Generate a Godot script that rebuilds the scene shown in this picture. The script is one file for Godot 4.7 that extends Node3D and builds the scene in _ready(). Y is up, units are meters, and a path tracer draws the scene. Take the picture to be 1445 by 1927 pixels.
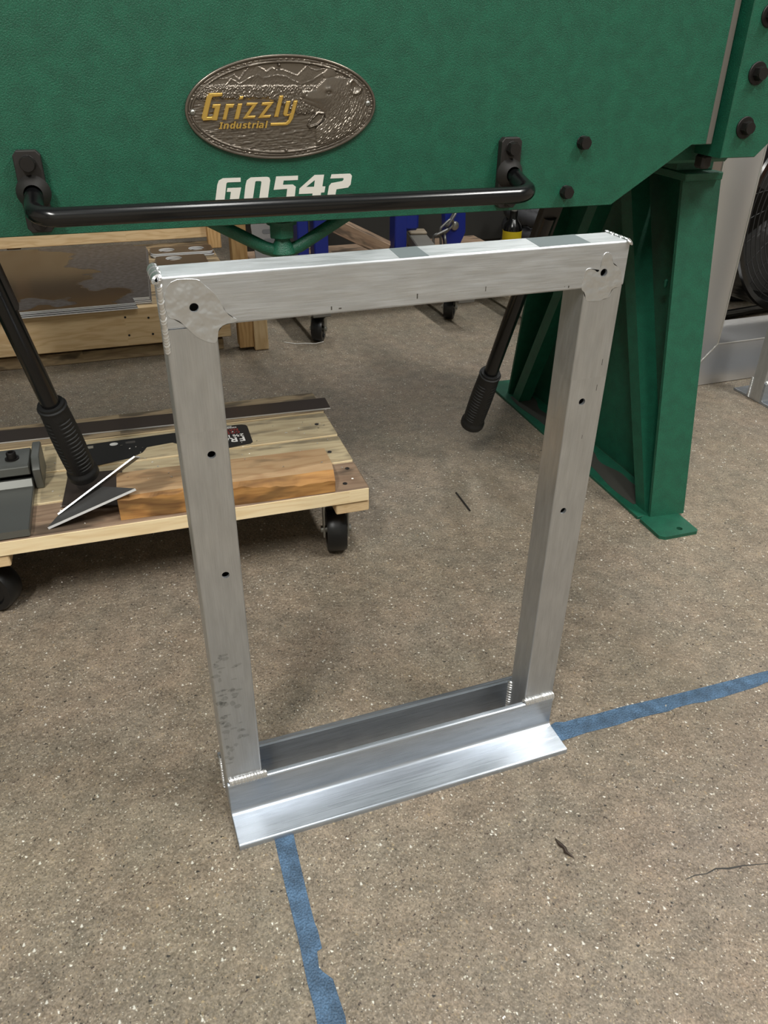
extends Node3D

const TH := 0.0349066          # the machine stands turned two degrees from the frame
const XC := 0.175              # machine centre across
const MC := 0.65               # machine centre in depth

var rng := RandomNumberGenerator.new()
var M := {}
var taken := {}


# ------------------------------------------------------------------ mesh builder
class MB:
	var v := PackedVector3Array()
	var n := PackedVector3Array()
	var uv := PackedVector2Array()
	var col := PackedColorArray()

	func p3(a: Vector3, b: Vector3, c: Vector3, na: Vector3, nb: Vector3, nc: Vector3) -> void:
		v.append(a); v.append(c); v.append(b)
		n.append(na); n.append(nc); n.append(nb)

	# a, b, c run anticlockwise seen from outside
	func tri(a: Vector3, b: Vector3, c: Vector3) -> void:
		var k := (b - a).cross(c - a)
		if k.length() < 1e-14:
			return
		k = k.normalized()
		p3(a, b, c, k, k, k)

	func quad(a: Vector3, b: Vector3, c: Vector3, d: Vector3) -> void:
		tri(a, b, c)
		tri(a, c, d)

	func quad_n(a: Vector3, b: Vector3, c: Vector3, d: Vector3, na: Vector3, nb: Vector3, nc: Vector3, nd: Vector3) -> void:
		p3(a, b, c, na, nb, nc)
		p3(a, c, d, na, nc, nd)

	# lower ring p0..p3 and upper ring p4..p7, each anticlockwise seen from above
	func hexa(p: Array) -> void:
		quad(p[4], p[5], p[6], p[7])
		quad(p[3], p[2], p[1], p[0])
		for i in 4:
			var j := (i + 1) % 4
			quad(p[i], p[j], p[4 + j], p[4 + i])

	# a polygon in x and y, from depth d0 to d1 along z, edges bevelled by bev
	func extrude(poly_in: PackedVector2Array, d0: float, d1: float, bev: float = 0.0, xf: Transform3D = Transform3D.IDENTITY, sides := true, caps := true) -> void:
		var poly := poly_in.duplicate()
		var area := 0.0
		for i in poly.size():
			area += poly[i].cross(poly[(i + 1) % poly.size()])
		if area < 0.0:
			poly.reverse()
		var k := poly.size()
		var en: Array[Vector2] = []
		for i in k:
			var d := (poly[(i + 1) % k] - poly[i]).normalized()
			en.append(Vector2(d.y, -d.x))
		var inn := PackedVector2Array()
		for i in k:
			var a: Vector2 = en[(i + k - 1) % k]
			var b: Vector2 = en[i]
			var s := 1.0 + a.dot(b)
			inn.append(poly[i] - (a + b) * (bev / maxf(s, 0.35)))
		var bs := xf.basis
		if sides:
			for i in k:
				var j := (i + 1) % k
				var na: Vector2 = en[i]
				var nb: Vector2 = en[i]
				if en[i].dot(en[(i + k - 1) % k]) > 0.75:
					na = (en[i] + en[(i + k - 1) % k]).normalized()
				if en[i].dot(en[j]) > 0.75:
					nb = (en[i] + en[j]).normalized()
				var A := Vector3(na.x, na.y, 0)
				var Bn := Vector3(nb.x, nb.y, 0)
				quad_n(xf * Vector3(poly[i].x, poly[i].y, d0 + bev), xf * Vector3(poly[j].x, poly[j].y, d0 + bev), xf * Vector3(poly[j].x, poly[j].y, d1 - bev), xf * Vector3(poly[i].x, poly[i].y, d1 - bev),
					(bs * A).normalized(), (bs * Bn).normalized(), (bs * Bn).normalized(), (bs * A).normalized())
				if bev > 0.0:
					quad(xf * Vector3(poly[i].x, poly[i].y, d1 - bev), xf * Vector3(poly[j].x, poly[j].y, d1 - bev), xf * Vector3(inn[j].x, inn[j].y, d1), xf * Vector3(inn[i].x, inn[i].y, d1))
					quad(xf * Vector3(inn[i].x, inn[i].y, d0), xf * Vector3(inn[j].x, inn[j].y, d0), xf * Vector3(poly[j].x, poly[j].y, d0 + bev), xf * Vector3(poly[i].x, poly[i].y, d0 + bev))
		if caps:
			var t := Geometry2D.triangulate_polygon(inn)
			for q in range(0, t.size(), 3):
				var a2 := inn[t[q]]
				var b2 := inn[t[q + 1]]
				var c2 := inn[t[q + 2]]
				if (b2 - a2).cross(c2 - a2) < 0.0:
					var w := b2
					b2 = c2
					c2 = w
				tri(xf * Vector3(a2.x, a2.y, d1), xf * Vector3(b2.x, b2.y, d1), xf * Vector3(c2.x, c2.y, d1))
				tri(xf * Vector3(a2.x, a2.y, d0), xf * Vector3(c2.x, c2.y, d0), xf * Vector3(b2.x, b2.y, d0))

	# a box with chamfered edges
	func box(c: Vector3, s: Vector3, bev: float = 0.001, xf: Transform3D = Transform3D.IDENTITY) -> void:
		var h := s * 0.5
		var b := minf(bev, minf(h.x, minf(h.y, h.z)) * 0.6)
		var poly := PackedVector2Array([Vector2(h.x - b, -h.y), Vector2(h.x, -h.y + b), Vector2(h.x, h.y - b), Vector2(h.x - b, h.y), Vector2(-h.x + b, h.y), Vector2(-h.x, h.y - b), Vector2(-h.x, -h.y + b), Vector2(-h.x + b, -h.y)])
		if b <= 0.0:
			poly = PackedVector2Array([Vector2(h.x, -h.y), Vector2(h.x, h.y), Vector2(-h.x, h.y), Vector2(-h.x, -h.y)])
		extrude(poly, -h.z, h.z, b, xf * Transform3D(Basis.IDENTITY, c))

	func tube(path: PackedVector3Array, radii: PackedFloat32Array, segs: int = 16, caps := true) -> void:
		var k := path.size()
		var up := Vector3.UP
		var first := (path[1] - path[0]).normalized()
		if absf(first.dot(up)) > 0.9:
			up = Vector3.RIGHT
		var rings := []
		var norms := []
		var u := first.cross(up).normalized()
		for i in k:
			var d: Vector3
			if i == 0:
				d = path[1] - path[0]
			elif i == k - 1:
				d = path[i] - path[i - 1]
			else:
				d = (path[i + 1] - path[i]).normalized() + (path[i] - path[i - 1]).normalized()
			d = d.normalized()
			u = (u - d * u.dot(d)).normalized()
			var w := d.cross(u)
			var ring := PackedVector3Array()
			var nn := PackedVector3Array()
			for s in segs:
				var a := TAU * s / segs
				var e := u * cos(a) + w * sin(a)
				ring.append(path[i] + e * radii[mini(i, radii.size() - 1)])
				nn.append(e)
			rings.append(ring)
			norms.append(nn)
		for i in k - 1:
			for s in segs:
				var t := (s + 1) % segs
				quad_n(rings[i][s], rings[i][t], rings[i + 1][t], rings[i + 1][s], norms[i][s], norms[i][t], norms[i + 1][t], norms[i + 1][s])
		if caps:
			for s in segs:
				var t := (s + 1) % segs
				tri(path[0], rings[0][t], rings[0][s])
				tri(path[k - 1], rings[k - 1][s], rings[k - 1][t])

	# profile of (radius, height) points turned about the y axis
	func lathe(prof: PackedVector2Array, segs: int = 24, xf: Transform3D = Transform3D.IDENTITY) -> void:
		var k := prof.size()
		for i in k - 1:
			var a := prof[i]
			var b := prof[i + 1]
			var e := (b - a).normalized()
			var nn := Vector2(e.y, -e.x)
			var na := nn
			var nb := nn
			if i > 0:
				var e0 := (a - prof[i - 1]).normalized()
				var q := Vector2(e0.y, -e0.x)
				if q.dot(nn) > 0.75:
					na = (q + nn).normalized()
			if i < k - 2:
				var e1 := (prof[i + 2] - b).normalized()
				var q1 := Vector2(e1.y, -e1.x)
				if q1.dot(nn) > 0.75:
					nb = (q1 + nn).normalized()
			for s in segs:
				var t0 := TAU * s / segs
				var t1 := TAU * (s + 1) / segs
				var c0 := Vector3(cos(t0), 0, -sin(t0))
				var c1 := Vector3(cos(t1), 0, -sin(t1))
				var y := Vector3.UP
				var bs := xf.basis
				if a.x > 1e-7 and b.x > 1e-7:
					quad_n(xf * (c0 * a.x + y * a.y), xf * (c1 * a.x + y * a.y), xf * (c1 * b.x + y * b.y), xf * (c0 * b.x + y * b.y),
						bs * (c0 * na.x + y * na.y), bs * (c1 * na.x + y * na.y), bs * (c1 * nb.x + y * nb.y), bs * (c0 * nb.x + y * nb.y))
				elif a.x > 1e-7:
					p3(xf * (c0 * a.x + y * a.y), xf * (c1 * a.x + y * a.y), xf * (y * b.y), bs * (c0 * na.x + y * na.y), bs * (c1 * na.x + y * na.y), bs * (c0 * nb.x + y * nb.y))
				elif b.x > 1e-7:
					p3(xf * (y * a.y), xf * (c1 * b.x + y * b.y), xf * (c0 * b.x + y * b.y), bs * (c0 * na.x + y * na.y), bs * (c1 * nb.x + y * nb.y), bs * (c0 * nb.x + y * nb.y))

	# a straight bar of rectangular section: width along wdir, thickness across
	func bar(a: Vector3, b: Vector3, wdir: Vector3, w: float, t: float, bev: float = 0.0008) -> void:
		var d := (b - a).normalized()
		var wv := (wdir - d * wdir.dot(d)).normalized()
		var tv := d.cross(wv)
		box(Vector3.ZERO, Vector3(w, t, a.distance_to(b)), bev, Transform3D(Basis(wv, d.cross(wv), d), (a + b) * 0.5))

	# lengthways texture coordinates, so that brushed metal knows its grain
	func grain() -> MB:
		uv.clear()
		for p in v:
			uv.append(Vector2(p.x + p.y * 0.002, p.y + p.z))
		return self

	func mesh(old: ArrayMesh = null) -> ArrayMesh:
		var am := old if old else ArrayMesh.new()
		var arr := []
		arr.resize(Mesh.ARRAY_MAX)
		arr[Mesh.ARRAY_VERTEX] = v
		arr[Mesh.ARRAY_NORMAL] = n
		if uv.size() == v.size():
			arr[Mesh.ARRAY_TEX_UV] = uv
		if col.size() == v.size():
			arr[Mesh.ARRAY_COLOR] = col
		am.add_surface_from_arrays(Mesh.PRIMITIVE_TRIANGLES, arr)
		return am


# ------------------------------------------------------------------ scene helpers
func numbered(called: String) -> String:
	if not taken.has(called):
		taken[called] = 0
		return called
	taken[called] += 1
	return "%s_%03d" % [called, taken[called]]


func tag(o: Node, label: String, category: String, group: String = "", kind: String = "") -> Node:
	o.set_meta("label", label)
	o.set_meta("category", category)
	if group != "":
		o.set_meta("group", group)
	if kind != "":
		o.set_meta("kind", kind)
	return o


func thing(called: String, label: String, category: String, xf: Transform3D = Transform3D.IDENTITY, group: String = "") -> Node3D:
	var o := Node3D.new()
	o.name = numbered(called)
	o.transform = xf
	add_child(o)
	tag(o, label, category, group)
	return o


func part(called: String, mb, mat: Material, parent: Node = self, xf: Transform3D = Transform3D.IDENTITY) -> MeshInstance3D:
	var o := MeshInstance3D.new()
	o.name = numbered(called) if parent == self else called
	o.mesh = mb.mesh() if mb is MB else mb
	for i in o.mesh.get_surface_count():
		if o.mesh.surface_get_material(i) == null:
			o.mesh.surface_set_material(i, mat)
	o.transform = xf
	parent.add_child(o, true)
	return o


func struct(called: String, mb, mat: Material, label: String) -> MeshInstance3D:
	var o := part(called, mb, mat)
	o.set_meta("kind", "structure")
	o.set_meta("label", label)
	return o


func turned(deg: float, at: Vector3) -> Transform3D:
	return Transform3D(Basis(Vector3.UP, deg_to_rad(deg)), at)


func L(x: float, y: float, m: float) -> Vector3:      # a point of the machine, in the machine's own axes
	return Vector3(x - XC, y, MC - m)


func world_of(x: float, y: float, m: float) -> Vector3:
	return Vector3(cos(TH) * x + sin(TH) * m, y, sin(TH) * x - cos(TH) * m)


func poly2(a: Array, s: float = 1.0) -> PackedVector2Array:
	var p := PackedVector2Array()
	for i in range(0, a.size(), 2):
		p.append(Vector2(a[i], a[i + 1]) * s)
	return p


func rounded(w: float, h: float, r: float, k: int = 4) -> PackedVector2Array:
	var p := PackedVector2Array()
	for c in 4:
		var cx := (w * 0.5 - r) * (1 if c == 0 or c == 3 else -1)
		var cy := (h * 0.5 - r) * (1 if c < 2 else -1)
		for i in k + 1:
			var a := (c + float(i) / k) * PI * 0.5
			p.append(Vector2(cx + r * cos(a), cy + r * sin(a)))
	return p


func noise(s: int, f: float, oct: int = 3, kind: int = FastNoiseLite.TYPE_SIMPLEX_SMOOTH) -> FastNoiseLite:
	var q := FastNoiseLite.new()
	q.seed = s
	q.frequency = f
	q.noise_type = kind
	q.fractal_octaves = oct
	return q


func mat(c: Color, rough: float, metal: float = 0.0) -> StandardMaterial3D:
	var m := StandardMaterial3D.new()
	m.albedo_color = c
	m.roughness = rough
	m.metallic = metal
	return m


func tri_scale(m: StandardMaterial3D, s: Vector3, off: Vector3 = Vector3.ZERO) -> StandardMaterial3D:
	m.uv1_triplanar = true
	m.uv1_scale = s
	m.uv1_offset = off
	m.uv1_triplanar_sharpness = 8.0
	return m


func picture(w: int, h: int, px: Callable, mip := true) -> ImageTexture:
	var im := Image.create(w, h, false, Image.FORMAT_RGB8)
	for y in h:
		for x in w:
			im.set_pixel(x, y, px.call(x, y))
	return ImageTexture.create_from_image(im)


func bump(nz: FastNoiseLite, size: int, strength: float) -> ImageTexture:
	var im := nz.get_seamless_image(size, size)
	im.convert(Image.FORMAT_RGBA8)
	im.bump_map_to_normal_map(strength)
	return ImageTexture.create_from_image(im)


# ------------------------------------------------------------------ materials
func make_materials() -> void:
	# painted machine green with orange peel
	var peel := bump(noise(3, 0.17, 2), 512, 3.5)
	var green_n := noise(8, 0.012, 4)
	var green_f := noise(9, 0.13, 2)
	var gtex := picture(512, 512, func(x, y):
		var a: float = green_n.get_noise_2d(x, y) * 0.10 + green_f.get_noise_2d(x, y) * 0.14
		return Color(0.076, 0.325, 0.243) * (1.0 + a) + Color(0.02, 0.012, 0.01) * (a * 2.0))
	var g := mat(Color.WHITE, 0.42)
	g.albedo_texture = gtex
	g.normal_enabled = true
	g.normal_texture = peel
	g.normal_scale = 0.3
	M.green = tri_scale(g, Vector3.ONE * 6.0)
	M.green.metallic_specular = 0.5
	M.green.roughness = 0.5
	M.black = mat(Color(0.055, 0.056, 0.06), 0.2)
	M.black_bolt = mat(Color(0.15, 0.14, 0.135), 0.5, 0.55)
	M.bracket = mat(Color(0.17, 0.16, 0.155), 0.55, 0.3)
	M.rubber = mat(Color(0.075, 0.076, 0.078), 0.6)
	M.tyre = mat(Color(0.05, 0.052, 0.058), 0.38)
	M.hub = mat(Color(0.11, 0.11, 0.12), 0.5)
	M.zinc = mat(Color(0.62, 0.62, 0.6), 0.35, 0.85)
	M.strip = mat(Color(0.43, 0.415, 0.39), 0.55, 0.4)
	M.white_vinyl = mat(Color(0.83, 0.82, 0.79), 0.45)
	M.gold = mat(Color(0.8, 0.66, 0.34), 0.34, 0.7)
	M.pewter = mat(Color(0.47, 0.44, 0.405), 0.28, 0.85)
	# aluminium, mill finish: fine lines along x, soft cloudy stains
	var sn := noise(21, 0.9, 2)
	var cn := noise(22, 0.018, 4)
	var ltex := picture(512, 512, func(x, y):
		var s: float = sn.get_noise_2d(x * 0.02, y * 1.0) * 0.035
		var c: float = cn.get_noise_2d(x, y * 2.0) * 0.05
		return Color(0.745, 0.755, 0.765) * (1.0 + s + c))
	var rtex := picture(512, 512, func(x, y):
		var s: float = sn.get_noise_2d(x * 0.02 + 90.0, y) * 0.13
		var c: float = cn.get_noise_2d(x + 300.0, y * 2.0) * 0.08
		var q := clampf(0.42 + s + c, 0.2, 0.8)
		return Color(q, q, q))
	var al := mat(Color.WHITE, 1.0, 0.86)
	al.albedo_texture = ltex
	al.roughness_texture = rtex
	al.anisotropy_enabled = true
	al.anisotropy = -0.6
	M.alu = tri_scale(al, Vector3(2.2, 5.0, 5.0))
	var al2: StandardMaterial3D = al.duplicate()
	al2.albedo_color = Color(0.9, 0.92, 0.95)
	al2.roughness = 0.8
	al2.anisotropy = -0.75
	var fine_r := picture(256, 512, func(x, y):
		var s: float = sn.get_noise_2d(x * 0.01 + 40.0, y) * 0.16
		var q := clampf(0.42 + s, 0.2, 0.8)
		return Color(q, q, q))
	al2.roughness_texture = fine_r
	M.alu_bright = tri_scale(al2, Vector3(2.0, 6.0, 6.0), Vector3(0.3, 0.2, 0.1))
	var swirl := bump(noise(31, 0.02, 3), 256, 9.0)
	var gw := mat(Color(0.785, 0.795, 0.805), 0.36, 0.86)
	gw.normal_enabled = true
	gw.normal_texture = swirl
	gw.normal_scale = 0.35
	M.ground = tri_scale(gw, Vector3.ONE * 12.0)
	M.weld = mat(Color(0.84, 0.84, 0.84), 0.3, 0.9)
	M.alu_sheet = mat(Color(0.86, 0.86, 0.865), 0.3, 0.85)
	# steels
	var on := noise(41, 0.009, 4)
	var stain := func(x: int, y: int) -> float:
		var u := x / 384.0
		var v := y / 384.0
		var a: float = on.get_noise_2d(x, y)
		var right := (u - 0.80 + 0.22 * (v - 0.2)) * 3.0 + a * 0.7
		var spot := 0.35 - Vector2((u - 0.50) * 1.4, (v - 0.06) * 3.0).length() * 2.2 + a * 0.9
		return maxf(smoothstep(0.0, 0.12, right), smoothstep(0.0, 0.1, spot))
	var stex := picture(384, 384, func(x, y):
		var b: float = green_f.get_noise_2d(x * 0.8, y * 0.8)
		return Color(0.2, 0.168, 0.143).lerp(Color(0.40, 0.395, 0.40), stain.call(x, y) * (0.8 + 0.35 * b)))
	var srtex := picture(384, 384, func(x, y):
		var q: float = lerpf(0.2, 0.5, stain.call(x, y))
		return Color(q, q, q))
	var st := mat(Color.WHITE, 1.0, 0.7)
	st.albedo_texture = stex
	st.roughness_texture = srtex
	M.sheet = st
	M.cut = mat(Color(0.93, 0.94, 0.95), 0.35, 0.3)
	M.dark_steel = mat(Color(0.3, 0.26, 0.235), 0.34, 0.6)
	M.tool = mat(Color(0.47, 0.475, 0.46), 0.42, 0.75)
	M.scrap = mat(Color(0.4, 0.395, 0.39), 0.42, 0.6)
	# woods: grain runs along local x
	M.wood = wood(51, Color(0.8, 0.66, 0.46), Color(0.63, 0.48, 0.3), 0.0)
	M.wood_pale = wood(52, Color(0.86, 0.76, 0.6), Color(0.74, 0.61, 0.44), 0.0)
	M.wood_old = wood(53, Color(0.66, 0.58, 0.45), Color(0.48, 0.4, 0.3), 0.4)
	M.wood_grey = wood(54, Color(0.74, 0.68, 0.55), Color(0.6, 0.53, 0.41), 0.3)
	M.wood_brown = wood(55, Color(0.6, 0.51, 0.42), Color(0.45, 0.36, 0.29), 0.4)
	M.wood_orange = wood(56, Color(0.77, 0.58, 0.34), Color(0.52, 0.35, 0.18), 0.3)
	M.wood_fresh = wood(58, Color(0.95, 0.88, 0.73), Color(0.87, 0.76, 0.58), 0.0)
	# tape
	var tn := noise(61, 0.22, 2)
	var tn2 := noise(62, 0.02, 3)
	var ttex := picture(256, 256, func(x, y): return Color(0.285, 0.385, 0.485) * (1.0 + 0.2 * tn.get_noise_2d(x, y) + 0.25 * tn2.get_noise_2d(x, y)))
	var tp := mat(Color.WHITE, 0.75)
	tp.albedo_texture = ttex
	tp.normal_enabled = true
	tp.normal_texture = bump(noise(63, 0.2, 2), 256, 5.0)
	tp.normal_scale = 0.6
	M.tape = tri_scale(tp, Vector3.ONE * 7.0)
	M.blue = mat(Color(0.06, 0.13, 0.45), 0.4)
	M.grey_paint = mat(Color(0.42, 0.41, 0.39), 0.6)
	M.chain = mat(Color(0.5, 0.5, 0.49), 0.45, 0.8)
	M.label_black = mat(Color(0.07, 0.068, 0.066), 0.35)
	M.label_white = mat(Color(0.85, 0.84, 0.82), 0.5)
	M.label_red = mat(Color(0.5, 0.13, 0.1), 0.5)
	M.yellow = mat(Color(0.72, 0.64, 0.06), 0.5)
	M.bottle = mat(Color(0.03, 0.03, 0.032), 0.2)
	M.orange = mat(Color(0.72, 0.38, 0.06), 0.45)
	M.cabinet = mat(Color(0.17, 0.165, 0.155), 0.5)
	M.cabinet_b = mat(Color(0.1, 0.1, 0.1), 0.5)
	M.wall = mat(Color(0.74, 0.72, 0.68), 0.9)
	M.wall_back = mat(Color(0.47, 0.53, 0.58), 0.9)
	M.ceil = mat(Color(0.74, 0.82, 0.9), 0.9)
	M.housing = mat(Color(0.85, 0.85, 0.85), 0.5)
	var lamp := mat(Color(0.95, 0.96, 1.0), 0.6)
	lamp.emission_enabled = true
	lamp.emission = Color(0.93, 0.97, 1.0)
	lamp.emission_energy_multiplier = 8.0
	M.lamp = lamp
	M.dust = mat(Color(0.2, 0.2, 0.175), 0.9)
	M.flake = mat(Color(0.78, 0.76, 0.72), 0.35, 0.4)


func wood(sd: int, light: Color, dark: Color, old: float) -> StandardMaterial3D:
	var a := noise(sd, 0.02, 3)
	var b := noise(sd + 100, 0.25, 2)
	var c := noise(sd + 200, 0.012, 4)
	var t := picture(512, 256, func(x, y):
		var warp: float = a.get_noise_2d(x * 0.35, y * 1.2) * 26.0
		var ring: float = 0.5 + 0.5 * sin((y + warp) * 0.32)
		var fib: float = b.get_noise_2d(x * 0.12, y * 2.4)
		var k := clampf(0.25 + 0.45 * pow(ring, 3.0) + 0.28 * fib, 0.0, 1.0)
		var q: Color = light.lerp(dark, k)
		var s: float = c.get_noise_2d(x, y * 2.0 + 77.0)
		return q * (1.0 - old * 0.9 * smoothstep(0.05, 0.45, s)))
	var m := mat(Color.WHITE, 0.75)
	m.albedo_texture = t
	return tri_scale(m, Vector3(1.1, 3.2, 3.2), Vector3(sd * 0.13, sd * 0.31, sd * 0.17))


func floor_material() -> StandardMaterial3D:
	# sandy worn concrete with cream and dark aggregate, one tile is 1.1 m
	var size := 2048
	var fine := noise(71, 0.45, 2, FastNoiseLite.TYPE_VALUE).get_seamless_image(size, size)
	var midn := noise(72, 0.06, 4).get_seamless_image(512, 512)
	midn.resize(size, size, Image.INTERPOLATE_BILINEAR)
	var hue := noise(73, 0.02, 3).get_seamless_image(512, 512)
	hue.resize(size, size, Image.INTERPOLATE_BILINEAR)
	var f := fine.get_data()
	var mm := midn.get_data()
	var hh := hue.get_data()
	var data := PackedByteArray()
	data.resize(size * size * 4)
	for q in size * size:
		var k := 0.60 + f[q] * 0.0020 + mm[q] * 0.0009
		var w := hh[q] * 0.06
		data[q * 4] = int(minf((132.0 + w * 0.8) * k, 255.0))
		data[q * 4 + 1] = int(minf((123.0 + w * 0.4) * k, 255.0))
		data[q * 4 + 2] = int(minf((108.0 + w * 0.2) * k, 255.0))
		data[q * 4 + 3] = 255
	var im := Image.create_from_data(size, size, false, Image.FORMAT_RGBA8, data)
	# sprites: pale chips, tan chips, dark chips
	var sets: Array = []
	for tones in [[Color(0.88, 0.86, 0.79), Color(0.8, 0.76, 0.67), Color(0.93, 0.92, 0.88)], [Color(0.66, 0.58, 0.46), Color(0.57, 0.5, 0.42), Color(0.7, 0.63, 0.5)], [Color(0.23, 0.19, 0.17), Color(0.3, 0.25, 0.22), Color(0.16, 0.15, 0.14)]]:
		var sprites: Array[Image] = []
		for q in 40:
			var big := 1.0 if q > 8 else (2.0 if q > 1 else 2.6)
			var rx := rng.randf_range(0.75, 1.9) * big
			var ry := rx * rng.randf_range(0.3, 0.75)
			var e := int(ceil(rx)) * 2 + 3
			var sp := Image.create(e, e, false, Image.FORMAT_RGBA8)
			var ang := rng.randf() * TAU
			var ph := rng.randf() * TAU
			var c: Color = tones[q % 3] * rng.randf_range(0.9, 1.08)
			var off := Vector2(rng.randf(), rng.randf()) - Vector2(0.5, 0.5)
			for y in e:
				for x in e:
					var v := (Vector2(x, y) - Vector2.ONE * (e / 2) - off).rotated(ang)
					var d := Vector2(v.x / rx, v.y / ry).length() * (1.0 + 0.2 * sin(v.angle() * 3.0 + ph))
					sp.set_pixel(x, y, Color(c.r, c.g, c.b, clampf((1.15 - d) * minf(rx, 2.0), 0.0, 0.95)))
			sprites.append(sp)
		sets.append(sprites)
	for q in 130000:
		var r := rng.randf()
		var sprites: Array[Image] = sets[0] if r < 0.42 else (sets[1] if r < 0.68 else sets[2])
		var sp := sprites[rng.randi() % 40]
		if sp.get_width() > 8 and rng.randf() < 0.8:
			continue
		im.blend_rect(sp, Rect2i(0, 0, sp.get_width(), sp.get_height()), Vector2i(rng.randi() % size, rng.randi() % size))
	var m := mat(Color.WHITE, 0.62)
	m.albedo_texture = ImageTexture.create_from_image(im)
	m.vertex_color_use_as_albedo = true
	var nb := noise(74, 0.3, 3).get_seamless_image(512, 512)
	nb.convert(Image.FORMAT_RGBA8)
	nb.bump_map_to_normal_map(3.0)
	m.normal_enabled = true
	m.normal_texture = ImageTexture.create_from_image(nb)
	m.normal_scale = 0.3
	return m


# ------------------------------------------------------------------ room
func build_room() -> void:
	var fl := MB.new()
	var stain := noise(81, 0.9, 4)
	var stain2 := noise(82, 3.4, 3)
	var cells := 120
	var x0 := -3.6
	var z0 := -4.0
	var w := 8.0 / cells
	var cc := func(x: float, z: float) -> Color:
		var q := 0.86 + 0.12 * stain.get_noise_2d(x, z) + 0.09 * stain2.get_noise_2d(x, z)
		return Color(q, q * (1.0 + 0.03 * stain.get_noise_2d(x + 40.0, z)), q * (1.0 + 0.04 * stain2.get_noise_2d(x + 20.0, z)), 1.0)
	for i in cells:
		for j in cells:
			var x := x0 + i * w
			var z := z0 + j * w
			var q := [Vector2(x, z), Vector2(x, z + w), Vector2(x + w, z + w), Vector2(x + w, z)]
			fl.quad(Vector3(x, 0, z), Vector3(x, 0, z + w), Vector3(x + w, 0, z + w), Vector3(x + w, 0, z))
			for k in [0, 2, 1, 0, 3, 2]:
				fl.uv.append(q[k] / 1.1)
				fl.col.append(cc.call(q[k].x, q[k].y))
	struct("floor", fl, floor_material(), "sandy brown speckled worn concrete workshop floor")
	var sl := MB.new()
	sl.box(Vector3(0.4, -0.11, 0), Vector3(8.4, 0.2, 8.4), 0.0)
	struct("trim_1", sl, M.wall, "concrete slab under the workshop floor")
	var c := MB.new()
	c.box(Vector3(0.4, 3.5, 0), Vector3(8.4, 0.2, 8.4), 0.0)
	struct("ceiling", c, M.ceil, "plain white workshop ceiling")
	for a in [["wall_back", Vector3(0.4, 1.7, -4.1), Vector3(8.4, 3.5, 0.2)], ["wall_front", Vector3(0.4, 1.7, 4.1), Vector3(8.4, 3.5, 0.2)], ["wall_left", Vector3(-3.7, 1.7, 0), Vector3(0.2, 3.5, 8.2)], ["wall_right", Vector3(4.5, 1.7, 0), Vector3(0.2, 3.5, 8.2)]]:
		var wb := MB.new()
		wb.box(a[1], a[2], 0.0)
		struct(a[0], wb, M.wall_back if a[0] == "wall_back" else M.wall, "painted workshop wall")


func ceiling_light(at: Vector3, size: Vector2, energy: float, words: String) -> void:
	var t := thing("ceiling_light", words, "ceiling light", Transform3D(Basis.IDENTITY, at), "")
	var h := MB.new()
	h.box(Vector3(0, 0.045, 0), Vector3(size.x + 0.06, 0.07, size.y + 0.06), 0.004)
	part("housing", h, M.housing, t)
	var p := MB.new()
	p.box(Vector3(0, 0.005, 0), Vector3(size.x, 0.01, size.y), 0.001)
	part("diffuser", p, M.lamp, t)
	var l := AreaLight3D.new()
	l.name = "panel_light"
	l.area_size = size
	l.light_energy = energy
	l.light_color = Color(1.0, 0.99, 0.965)
	l.shadow_enabled = true
	l.set("area_range", 14.0)
	l.rotation.x = -PI / 2
	l.position = Vector3(0, -0.012, 0)
	t.add_child(l)


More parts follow.
